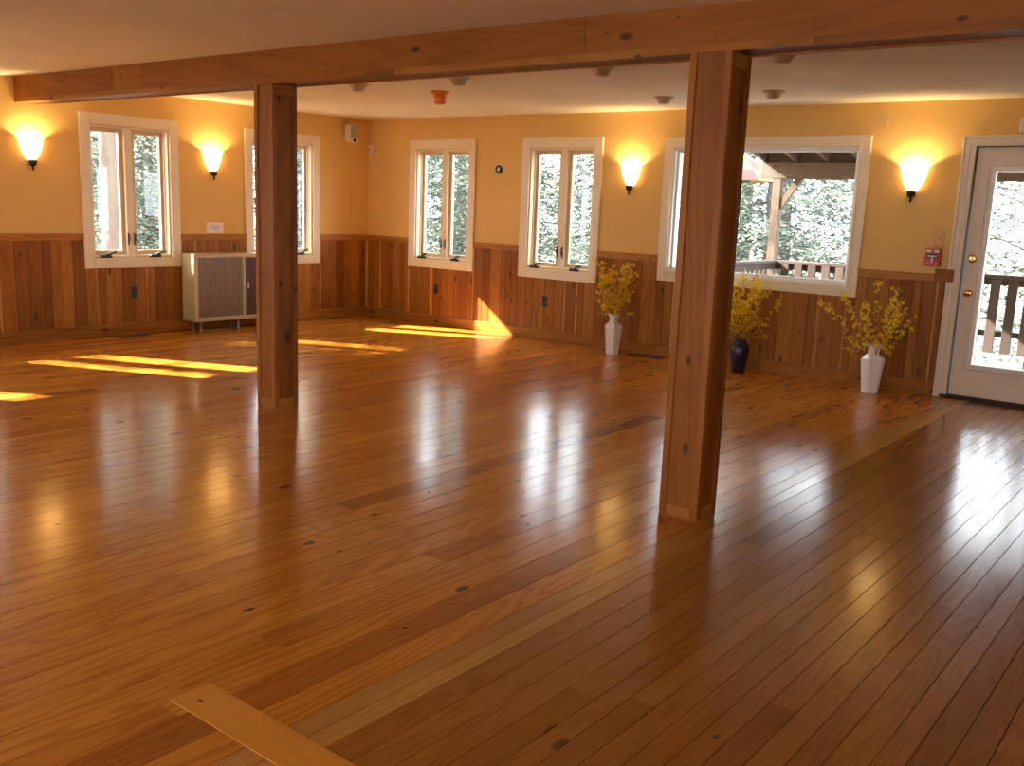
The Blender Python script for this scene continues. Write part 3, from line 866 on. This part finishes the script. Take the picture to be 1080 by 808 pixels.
r = wall_thing('fire_alarm_pull', 'B', (6.793, 1.158), 'red fire alarm pull box beside the door', 'fire alarm')
mb = MB(); mb.box((-0.060, -0.052, -0.074), (0.060, -0.001, 0.074), 0.007); mb.build('housing', M['red'], r)
mb = MB()
mb.box((-0.042, -0.0555, -0.008), (0.042, -0.050, 0.030), 0.003, 0); mb.build('pull_recess', M['black'], r)
mb = MB()
mb.box((-0.036, -0.060, 0.004), (0.036, -0.054, 0.016), 0.003, 0); mb.box((-0.007, -0.060, -0.045), (0.007, -0.052, 0.006), 0.002)
mb.build('handle', M['whiteplastic'], r, None, 'white T-shaped pull handle')
for sx in (-1, 1):
    mb = MB(); mb.box((sx * 0.048, -0.0545, 0.040), (sx * 0.012, -0.0515, 0.058), 0.001, 0); mb.build('marking', M['whiteplastic'], r)
    mb = MB(); mb.box((sx * 0.046, -0.0545, -0.058), (sx * 0.020, -0.0515, -0.048), 0.001, 0); mb.build('marking', M['whiteplastic'], r)

r = wall_thing('emergency_light', 'B', (7.36, 2.215), 'small pale plate above the door at the right picture edge', 'wall plate')
mb = MB(); mb.box((-0.05, -0.03, -0.055), (0.05, -0.001, 0.055), 0.008); mb.build('housing', M['whiteplastic'], r)
mb = MB(); mb.lathe([(0, 0.010), (0.010, 0.008), (0.012, 0.0)], 12, (-0.012, -0.028, 0.0), axis=1); mb.build('button', M['grey'], r)

# floor registers
def register(loc, rz, label):
    r = empty('floor_register', loc, rz); tag(r, label, 'floor vent', 'dark floor registers')
    mb = MB(); frame_boards(mb, -0.17, 0.17, -0.055, 0.055, 0.012, -0.006, 0.0)
    b = MB()
    b.box((-0.17, -0.055, 0.001), (0.17, -0.043, 0.006), 0.002, 0); b.box((-0.17, 0.043, 0.001), (0.17, 0.055, 0.006), 0.002, 0)
    b.box((-0.17, -0.043, 0.001), (-0.158, 0.043, 0.006), 0.002, 1); b.box((0.158, -0.043, 0.001), (0.17, 0.043, 0.006), 0.002, 1)
    b.build('frame', M['brownplastic'], r)
    b = MB()
    for k in range(16): b.box((-0.15 + k * 0.02 - 0.004, -0.043, 0.0012), (-0.15 + k * 0.02 + 0.004, 0.043, 0.005), 0.001, 1)
    b.build('louvre', M['brownplastic'], r)
register((0.03, -3.24, 0), LEFT_ROT, 'dark floor register by the left-wall baseboard')
register((4.17, -0.11, 0), 0, 'dark floor register by the back baseboard, left of the near post')

# ------------------------------------------------------------------ ceiling things
def detector(x, y, label):
    z = ceil_z(x, y)
    r = empty('ceiling_detector', (x, y, z)); tag(r, label, 'ceiling detector', 'round beige ceiling detectors')
    mb = MB(); mb.lathe([(0.0, 0.004), (0.085, 0.004), (0.085, -0.010), (0.078, -0.014), (0.0, -0.014)], 28); mb.build('base', M['beigeplastic'], r)
    mb = MB(); mb.lathe([(0.066, -0.012), (0.060, -0.030), (0.048, -0.052), (0.044, -0.058), (0.0, -0.060)], 24); mb.build('cap', M['beigeplastic'], r)
for (x, y, lb) in ((2.76, -2.74, 'beige round ceiling detector half hidden by the beam, nearest the far post'),
                   (3.91, -2.77, 'beige round ceiling detector against the beam, above the orange strobe'),
                   (5.25, -2.84, 'beige round ceiling detector touching the beam edge, left of the near post'),
                   (4.73, -1.05, 'beige round ceiling detector by the back wall, left of the near post'),
                   (6.58, -3.00, 'beige round ceiling detector under the beam, right of the near post'),
                   (5.75, -1.14, 'beige round ceiling detector above the picture window, right of the near post')):
    detector(x, y, lb)
x, y = 3.077, -2.068
r = empty('ceiling_strobe', (x, y, ceil_z(x, y))); tag(r, 'small orange strobe light hanging from the ceiling', 'strobe')
mb = MB(); mb.lathe([(0.0, 0.003), (0.078, 0.003), (0.078, -0.018), (0.070, -0.022), (0.0, -0.022)], 24); mb.build('base', M['orange'], r)
mb = MB(); mb.lathe([(0.056, -0.021), (0.055, -0.075), (0.048, -0.100), (0.03, -0.108), (0.0, -0.110)], 20); mb.build('lens', M['orange'], r)
mb = MB(); mb.lathe([(0.060, -0.045), (0.062, -0.050), (0.060, -0.055), (0.054, -0.055)], 20); mb.build('lens_ring', M['orange'], r)

# ------------------------------------------------------------------ vases with forsythia
def hexvase(loc, rz, label):
    r = empty('tall_vase', loc, rz); tag(r, label, 'vase', 'tall vases along the back wall')
    prof = [(0.0, 0.0), (0.066, 0.0), (0.070, 0.006), (0.096, 0.262), (0.100, 0.280), (0.094, 0.296), (0.060, 0.325), (0.050, 0.345), (0.050, 0.375), (0.058, 0.397), (0.078, 0.410),
            (0.078, 0.415), (0.066, 0.415), (0.050, 0.400), (0.042, 0.375), (0.042, 0.345), (0.085, 0.28), (0.06, 0.02), (0.0, 0.015)]
    mb = MB(); mb.lathe(prof, 6, smooth=False); o = mb.build('body', M['ceramic'], r)
    bv = o.modifiers.new('soft_edges', 'BEVEL'); bv.width = 0.003; bv.segments = 2; bv.limit_method = 'ANGLE'; bv.angle_limit = 0.5
    # weld facets so that the bevel finds shared edges
    wd = o.modifiers.new('weld', 'WELD'); wd.merge_threshold = 0.0004
    o.modifiers.move(1, 0)
    return r
def roundvase(loc, label):
    r = empty('tall_vase', loc); tag(r, label, 'vase', 'tall vases along the back wall')
    prof = [(0.0, 0.0), (0.055, 0.0), (0.060, 0.006), (0.068, 0.06), (0.083, 0.16), (0.089, 0.215), (0.084, 0.250), (0.066, 0.275), (0.054, 0.285), (0.056, 0.300), (0.062, 0.306), (0.056, 0.306), (0.046, 0.29), (0.075, 0.24), (0.072, 0.2), (0.05, 0.02), (0.0, 0.016)]
    mb = MB(); mb.lathe(prof, 36); mb.build('body', M['cobalt'], r)
    return r

def forsythia(loc, height, neck, spread, nb, seed, label, dens=1.0, toneshift=0.0):
    rg = random.Random(seed)
    root = empty('forsythia_branches', loc); tag(root, label, 'flowering branches', 'forsythia bunches in the vases')
    for b in range(nb):
        az = 2 * PI * (b + rg.uniform(-0.3, 0.3)) / nb
        lean = rg.uniform(0.25, 1.0) * spread
        if b % 4 == 0: lean *= 0.35
        hh = height * rg.uniform(0.62, 1.0) * (1.0 - 0.25 * (lean / spread))
        dx, dy = math.cos(az), math.sin(az) * 0.45
        pts = []
        n = 9
        jx = rg.uniform(-0.03, 0.03)
        for k in range(n + 1):
            t = k / n
            rr = lean * (t ** 1.25)
            pts.append((0.012 * dx + dx * rr + jx * math.sin(3 * t), 0.012 * dy + dy * rr + rg.uniform(-.006, .006), -neck * 0.75 + (hh + neck * 0.75) * t - 0.06 * lean * t * t))
        mb = MB(); mb.tube(pts, [0.0042 * (1 - 0.75 * k / n) for k in range(n + 1)], 5)
        twigs = []
        for q in range(rg.randint(3, 5)):
            k = rg.randint(3, n - 1)
            p0 = np.array(pts[k]); L = rg.uniform(0.08, 0.2)
            d = np.array([dx * 0.5 + rg.uniform(-0.9, 0.9), dy * 0.4 + rg.uniform(-0.5, 0.5), rg.uniform(0.2, 0.9)]); d /= np.linalg.norm(d)
            tw = [tuple(p0 + d * L * t + np.array([0, 0, 0.03 * t * t])) for t in (0, 0.35, 0.7, 1.0)]
            mb.tube(tw, [0.0022, 0.0018, 0.0014, 0.001], 4); twigs.append(tw)
        br = mb.build('branch', M['twig'], root)
        fl = MB()
        def flower(p):
            d = np.array([rg.gauss(0, 1), rg.gauss(0, 1), rg.gauss(0, 0.6)]); d /= np.linalg.norm(d)
            u = np.cross(d, (0.3, 0.5, 0.8)); u /= np.linalg.norm(u); w = np.cross(d, u)
            L = rg.uniform(0.012, 0.021); tone = min(1, max(0, rg.gauss(0.5 + toneshift, 0.28)))
            c = np.array(p) + d * 0.006
            for q in range(4):
                a = q * PI / 2 + rg.uniform(-0.2, 0.2)
                e = math.cos(a) * u + math.sin(a) * w; g = -math.sin(a) * u + math.cos(a) * w
                fl.poly([c, c + e * L * 0.55 + g * L * 0.32 + d * L * 0.25, c + e * L * 1.15 + d * L * 0.45, c + e * L * 0.55 - g * L * 0.32 + d * L * 0.25], [(0, 0)] * 4, tone)
        for path, lo_, cnt in [(pts, 0.46, int(46 * dens))] + [(t, 0.15, int(13 * dens)) for t in twigs]:
            for q in range(cnt):
                t = lo_ + (1 - lo_) * rg.random() ** 0.85
                t = round(t * 11) / 11 + rg.uniform(-0.012, 0.012); t = min(0.999, max(0, t))
                f = t * (len(path) - 1); i = int(f); fr = f - i
                p = np.array(path[i]) * (1 - fr) + np.array(path[min(i + 1, len(path) - 1)]) * fr
                flower(p + np.array([rg.gauss(0, 0.009), rg.gauss(0, 0.009), rg.gauss(0, 0.009)]))
        fl.build('blossoms', M['petal'], br)
    return root
V1 = (3.885, -0.275); V2 = (5.262, -0.27); V3 = (6.482, -0.31)
hexvase((V1[0], V1[1], 0), math.radians(8), 'tall white faceted vase under the casement left of the near post')
roundvase((V2[0], V2[1], 0), 'tall dark blue glazed vase beside the near post')
hexvase((V3[0], V3[1], 0), math.radians(30), 'tall white faceted vase beside the door')
forsythia((V1[0], V1[1], 0.40), 0.62, 0.40, 0.36, 13, 3, 'yellow forsythia branches in the white vase left of the near post', 0.8)
forsythia((V2[0], V2[1], 0.295), 0.66, 0.29, 0.34, 13, 5, 'yellow forsythia branches in the dark blue vase, partly behind the near post', 0.85)
forsythia((V3[0], V3[1], 0.40), 0.58, 0.40, 0.44, 12, 8, 'sparser yellow forsythia branches in the white vase beside the door', 0.55, 0.1)

# ------------------------------------------------------------------ porch outside the back wall
PY = 2.13
PX0 = 4.50
mb = MB()
y = WT + 0.02
while y < PY + 0.12:
    mb.box((PX0 - 0.06, y, -0.075), (11.8, y + 0.138, -0.04), 0.003, 0, random.uniform(0.2, 0.9)); y += 0.144
mb.build('porch_deck', M['deck'], None, 'structure')
root = empty('porch_roof', (PX0, 0, 0)); tag(root, 'weathered porch roof with open rafters outside the picture window', None, None, 'structure')
slope = 0.26
def rz_(y): return 2.055 + (PY - y) * slope
mb = MB()
a0, a1, x0_, x1_ = WT, PY + 0.35, -0.20, 7.3
k = 0
ybs = np.linspace(a0, a1, 13)
for i in range(12):
    u, v = ybs[i], ybs[i + 1] - 0.004
    t = random.uniform(0.3, 0.9); off = random.uniform(0, 30)
    P = [(x0_, u, rz_(u) + 0.12), (x1_, u, rz_(u) + 0.12), (x1_, v, rz_(v) + 0.12), (x0_, v, rz_(v) + 0.12)]
    mb.poly(P, [(p[0] + off, p[1] + off) for p in P], t)
mb.poly([(x0_, a0, rz_(a0) + 0.15), (x0_, a1, rz_(a1) + 0.15), (x1_, a1, rz_(a1) + 0.15), (x1_, a0, rz_(a0) + 0.15)], tone=0.3)
mb.poly([(x0_, a1, rz_(a1) + 0.12), (x1_, a1, rz_(a1) + 0.12), (x1_, a1, rz_(a1) + 0.15), (x0_, a1, rz_(a1) + 0.15)], tone=0.3)
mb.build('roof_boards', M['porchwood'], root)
def sbox(mb, x0, x1, ya, yb, h, tone):
    off = random.uniform(0, 30)
    P = lambda x, y, t: (x, y, rz_(y) + t)
    A = [P(x0, ya, 0), P(x1, ya, 0), P(x1, ya, h), P(x0, ya, h), P(x0, yb, 0), P(x1, yb, 0), P(x1, yb, h), P(x0, yb, h)]
    for f in ((0, 1, 2, 3), (5, 4, 7, 6), (0, 4, 5, 1), (3, 2, 6, 7), (0, 3, 7, 4), (1, 5, 6, 2)):
        mb.poly([A[i] for i in f], [(A[i][1] + off, A[i][0] + A[i][2] + off) for i in f], tone)
for k in range(21):
    xx = -0.195 + 0.362 * k
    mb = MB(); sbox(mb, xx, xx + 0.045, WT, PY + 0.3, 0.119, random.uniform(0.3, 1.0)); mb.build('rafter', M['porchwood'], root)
mb = MB(); mb.box((-0.20, PY - 0.045, 1.868), (7.3, PY + 0.055, 2.052), 0.004, 0, 0.55); mb.build('header_beam', M['porchwood'], root)

mb = MB(); mb.box((-0.19, PY + 0.005, 2.045), (7.29, PY + 0.035, 2.168), 0.003, 0, 0.35); mb.build('blocking_board', M['porchwood'], root)

def porch_post(x, label):
    r = empty('porch_post', (x, PY, -0.04)); tag(r, label, 'porch post')
    mb = MB(); mb.box((-0.048, -0.044, 0), (0.048, 0.05, 1.907), 0.004, 2, 0.5); mb.build('post', M['porchwood'], r)
    mb = MB()
    off = 4.0
    w = 0.035; A = []
    pts = [(0.046, 1.555), (0.046, 1.655), (0.200, 1.9065), (0.290, 1.9065)]
    for yy in (-0.03, 0.03): A += [(p[0], yy, p[1]) for p in pts]
    for f in ((0, 3, 2, 1), (4, 5, 6, 7), (0, 4, 7, 3), (1, 2, 6, 5), (0, 1, 5, 4), (3, 7, 6, 2)):
        mb.poly([A[i] for i in f], [(A[i][0] + A[i][2], A[i][1] + off) for i in f], 0.5)
    mb.build('brace', M['porchwood'], r, None, 'diagonal knee brace')
porch_post(PX0 + 0.005, 'weathered porch post with a knee brace seen through the picture window')
porch_post(10.4, 'weathered porch post right of the door, outside the picture')

def railing(name, loc, rz, L, label, mat, sp=0.158, bw=0.092):
    r = empty(name, loc, rz); tag(r, label, 'railing')
    mb = MB(); mb.box((0, -0.045, 0.955), (L, 0.065, 0.992), 0.005, 0, 0.6); mb.box((0, -0.005, 0.885), (L, 0.033, 0.954), 0.003, 0, 0.5); mb.build('top_rail', mat, r)
    mb = MB(); mb.box((0, -0.004, 0.365), (L, 0.034, 0.425), 0.003, 0, 0.5); mb.build('bottom_rail', mat, r)
    x = 0.085; k = 0
    while x + bw < L:
        mb = MB(); mb.box((x, -0.044, 0.20), (x + bw, -0.0055, 0.954), 0.004, 2, random.uniform(0.2, 0.9)); mb.build('baluster', mat, r)
        x += sp; k += 1
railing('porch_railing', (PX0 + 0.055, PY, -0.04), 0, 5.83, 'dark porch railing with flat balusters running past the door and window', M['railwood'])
railing('porch_railing', (PX0 + 0.02, PY - 0.05, -0.04), -PI / 2, PY - 0.05 - WT - 0.01, 'porch end railing running from the corner post back to the house', M['railwood'], 0.125, 0.04)

# colourful parasol past the end of the porch
r = empty('parasol', (3.42, 3.25, -1.02)); tag(r, 'red, yellow and green cloth parasol outside, beyond the porch end', 'parasol')
mb = MB(); mb.tube([(0, 0, 0), (0, 0, 3.34)], 0.02, 10); mb.build('pole', M['steel'], r)
mb = MB()
seg = 12
for k in range(seg):
    a, b = 2 * PI * k / seg, 2 * PI * (k + 1) / seg
    for (r0, z0, r1, z1, m_) in ((0.04, 3.33, 0.26, 3.17, k % 3), (0.26, 3.17, 0.42, 3.04, (k + 1) % 3), (0.42, 3.04, 0.56, 2.90, (k + 2) % 3)):
        mb.poly([(r1 * math.cos(a), r1 * math.sin(a), z1), (r1 * math.cos(b), r1 * math.sin(b), z1), (r0 * math.cos(b), r0 * math.sin(b), z0), (r0 * math.cos(a), r0 * math.sin(a), z0)], None, 0.5, m_)
o = mb.build('canopy', [M['fab_red'], M['fab_yellow'], M['fab_green']], r)
sd = o.modifiers.new('cloth', 'SOLIDIFY'); sd.thickness = 0.004
mb = MB(); mb.lathe([(0.0, 0.03), (0.24, 0.03), (0.25, 0.02), (0.25, 0.0), (0.0, 0.0)], 20); mb.build('base', M['steel'], r)

# ------------------------------------------------------------------ ground and trees
mb = MB()
gx = np.linspace(-40, 30, 36); gy = np.linspace(-30, 45, 38)
vs = []
for y in gy:
    for x in gx:
        d = max(0, max(-x - 2, y - 4))
        vs.append((x, y, -1.0 + 0.35 * mnoise.noise(Vector((x * 0.15, y * 0.15, 0))) + 0.03 * d - 0.25))
fs = [(j * 36 + i, j * 36 + i + 1, (j + 1) * 36 + i + 1, (j + 1) * 36 + i) for j in range(37) for i in range(35)]
mb.mesh_faces(vs, fs)
mb.build('ground', M['ground'], None, 'structure')

def tree_meshes(seed, H, r0, kind, bark, leafmat, nleaf, crown0, spread, ls):
    rg = random.Random(seed)
    tr = MB()
    n = 12
    sway = (rg.uniform(-0.02, 0.02), rg.uniform(-0.02, 0.02))
    path = [(sway[0] * H * (k / n) ** 2 + 0.03 * math.sin(k), sway[1] * H * (k / n) ** 2, H * k / n) for k in range(n + 1)]
    tr.tube(path, [r0 * (1 - 0.9 * k / n) * (1.25 if k == 0 else 1) for k in range(n + 1)], 10)
    lf = MB()
    nb = int(H * (6 if kind == 'conifer' else 5))
    tips = []
    for b in range(nb):
        z = H * (crown0 + (1 - crown0) * (b + rg.random()) / nb)
        az = b * 2.4 + rg.uniform(-0.5, 0.5)
        f = (z / H - crown0) / (1 - crown0)
        L = spread * ((1 - f) * 0.85 + 0.15) * rg.uniform(0.6, 1.1)
        droop = -0.25 if kind == 'conifer' else rg.uniform(0.1, 0.7)
        p0 = np.array([sway[0] * H * (z / H) ** 2, sway[1] * H * (z / H) ** 2, z])
        d = np.array([math.cos(az), math.sin(az), 0])
        pts = [p0 + d * L * t + np.array([0, 0, droop * L * t * (1.2 - 0.5 * t)]) + np.array([rg.uniform(-.05, .05), rg.uniform(-.05, .05), rg.uniform(-.04, .04)]) * t * L for t in (0, 0.3, 0.6, 1.0)]
        rb = max(0.010, r0 * 0.20 * (1 - f))
        tr.tube(pts, [rb, rb * 0.7, rb * 0.45, rb * 0.15], 5)
        tips.append((pts, L))
    tot = sum(L for _, L in tips)
    for pts, L in tips:
        for q in range(int(nleaf * L / tot)):
            t = 0.12 + 0.88 * rg.random() ** 0.7
            g = t * 3; i = min(2, int(g)); fr = g - i
            p = pts[i] * (1 - fr) + pts[i + 1] * fr
            sd = 0.10 + 0.20 * L * (1 - abs(t - 0.5))
            p = p + np.array([rg.gauss(0, sd * 0.55), rg.gauss(0, sd * 0.55), rg.gauss(-0.06, sd * 0.42)])
            a = rg.uniform(0, 2 * PI); e = np.array([math.cos(a), math.sin(a), rg.uniform(-0.7, 0.5)]); e /= np.linalg.norm(e)
            w = np.cross(e, (rg.gauss(0, 1), rg.gauss(0, 1), rg.gauss(0, 1))); w /= (np.linalg.norm(w) + 1e-6)
            l = ls * rg.uniform(0.6, 1.4); wd = l * (0.28 if kind == 'conifer' else 0.42)
            lf.poly([p - e * l * 0.5, p + w * wd * 0.5, p + e * l * 0.5, p - w * wd * 0.5], [(0, 0)] * 4, min(1, max(0, rg.gauss(0.5, 0.25))))
    return tr, lf
protos = {}
def tree(kind, loc, rz, sc, label, group):
    if kind not in protos:
        args = {'conifer': (21, 11.0, 0.16, 'conifer', M['bark'], M['needles'], 10000, 0.06, 2.3, 0.14),
                'pine': (22, 13.0, 0.19, 'conifer', M['palebark'], M['needles'], 6500, 0.34, 2.6, 0.15),
                'bare': (23, 10.0, 0.12, 'broad', M['bark'], M['brush'], 2600, 0.20, 2.4, 0.11),
                'shrub': (24, 2.6, 0.05, 'broad', M['bark'], M['brush'], 2600, 0.05, 1.3, 0.08)}[kind]
        tr, lf = tree_meshes(*args)
        nm = {'conifer': 'conifer_tree', 'pine': 'pine_tree', 'bare': 'leafing_tree', 'shrub': 'shrub'}[kind]
        root = empty(nm)
        tr.build('trunk', args[4], root)
        l = lf.build('foliage', args[5], root); l['kind'] = 'stuff'
        protos[kind] = root
    else:
        root = copy_tree(protos[kind])
    root.location = loc; root.rotation_euler = (0, 0, rz); root.scale = (sc, sc, sc)
    tag(root, label, 'tree' if kind != 'shrub' else 'shrub', group)
    return root
GT = 'trees outside the windows'
# seen through the left-wall windows
tree('pine', (-4.6, -0.86, -1.3), 0.3, 1.0, 'pale-trunked pine close outside the left pane of the left-wall casement', GT)
tr_rng = random.Random(5)
for (x, y, k, s) in ((-7.0, 0.83, 'bare', 1.35), (-9.6, 2.1, 'conifer', 1.0), (-8.4, 3.9, 'bare', 1.1), (-12, 4.2, 'conifer', 1.1), (-13.0, 1.6, 'conifer', 1.1), (-6.2, 2.6, 'bare', 0.9), (-15, 6.6, 'conifer', 1.2), (-9.6, 6.6, 'conifer', 1.0),
                     (-17.5, 4.0, 'conifer', 1.2), (-19, 8.5, 'conifer', 1.3), (-13, 9.5, 'conifer', 1.2), (-8.3, 1.15, 'conifer', 0.85), (-11.0, 2.2, 'conifer', 1.0), (-16.0, 2.6, 'conifer', 1.2)):
    tree(k, (x, y, -1.3), tr_rng.uniform(0, 6), s, 'tree standing outside beyond the left-wall windows', 'trees beyond the left wall')
# sun-side trees that break up the sunlight on the floor
for (x, y, k, s) in ((-6.0, -9.4, 'conifer', 1.0), (-7.5, -6.6, 'conifer', 1.0), (-5.4, -5.0, 'bare', 1.0), (-6.4, -8.0, 'bare', 1.0), (-6.2, -1.5, 'pine', 1.0), (-7.0, -6.1, 'bare', 0.95)):
    tree(k, (x, y, -1.3), tr_rng.uniform(0, 6), s, 'tree on the sunny side outside the left wall, out of the picture', 'trees on the sunny side')
# seen through the back-wall windows and the door
for (x, y, k, s) in ((-3.6, 4.4, 'conifer', 0.9), (-1.6, 5.2, 'conifer', 1.0), (-4.6, 8.0, 'conifer', 1.1), (-1.6, 9.0, 'conifer', 1.1), (0.6, 6.0, 'conifer', 0.95), (1.6, 9.6, 'conifer', 1.1),
                     (2.45, 7.0, 'conifer', 0.9), (4.4, 11.0, 'conifer', 1.1), (6.3, 9.0, 'bare', 1.0), (7.6, 12.5, 'conifer', 1.1), (2.4, 13.5, 'conifer', 1.2), (-3.0, 13.0, 'conifer', 1.2), (5.5, 15.5, 'bare', 1.3), (8.6, 8.0, 'bare', 1.0), (-6.2, 8.9, 'conifer', 1.0), (-8.6, 12.2, 'conifer', 1.2), (-5.6, 14.0, 'conifer', 1.2), (-1.0, 13.6, 'conifer', 1.2), (10.0, 11.5, 'conifer', 1.0)):
    tree(k, (x, y, -1.3), tr_rng.uniform(0, 6), s, 'tree standing outside beyond the porch and the back-wall windows', 'trees beyond the back wall')
for (x, y, s) in ((-4.2, 1.6, 0.9), (-5.0, 3.4, 1.0), (-7.0, 1.8, 1.1), (3.0, 5.0, 0.8), (5.4, 5.2, 0.75), (6.9, 4.8, 0.8), (8.2, 5.6, 0.9), (1.0, 4.4, 0.8)):
    tree('shrub', (x, y, -1.25), tr_rng.uniform(0, 6), s, 'low leafy shrub outside below the windows', 'shrubs outside')

# ------------------------------------------------------------------ light
sun = bpy.data.lights.new('sun', 'SUN'); sun.energy = 30.0; sun.angle = math.radians(0.6); sun.color = (1.0, 0.94, 0.82)
so = bpy.data.objects.new('sun', sun); COL.objects.link(so)
so.rotation_euler = Vector((2.2, 1.0, -1.61)).to_track_quat('-Z', 'Y').to_euler()
w = bpy.data.worlds.new('bright_sky'); S.world = w; w.use_nodes = True
bg = w.node_tree.nodes['Background']; bg.inputs[0].default_value = (0.84, 0.92, 1.0, 1); bg.inputs[1].default_value = 7.5

# ------------------------------------------------------------------ camera
R = [[0.7878696746857513, 0.6146666055727741, 0.03803077312141018],
     [-0.143270512024157, 0.12288175524972408, 0.9820252718800482],
     [-0.598944852298527, 0.779156619827099, -0.18487840783797613]]
cam = bpy.data.cameras.new('camera'); co = bpy.data.objects.new('camera', cam); COL.objects.link(co)
rt, up, fw = Vector(R[0]), Vector(R[1]), Vector(R[2])
m = Matrix((rt, up, -fw)).transposed().to_4x4(); m.translation = Vector((8.8426, -8.3746, 1.4358))
co.matrix_world = m
cam.sensor_fit = 'HORIZONTAL'; cam.sensor_width = 36.0; cam.lens = 985.93 * 36 / 1080
cam.clip_start = 0.02; cam.clip_end = 200
S.camera = co
S.view_settings.view_transform = 'Standard'; S.view_settings.look = 'None'
S.view_settings.gamma = 1.0; S.view_settings.use_curve_mapping = False
S.view_settings.exposure = 1.2
S.cycles.use_denoising = True
S.cycles.max_bounces = 10; S.cycles.diffuse_bounces = 5; S.cycles.transparent_max_bounces = 12
S.cycles.sample_clamp_indirect = 6.0
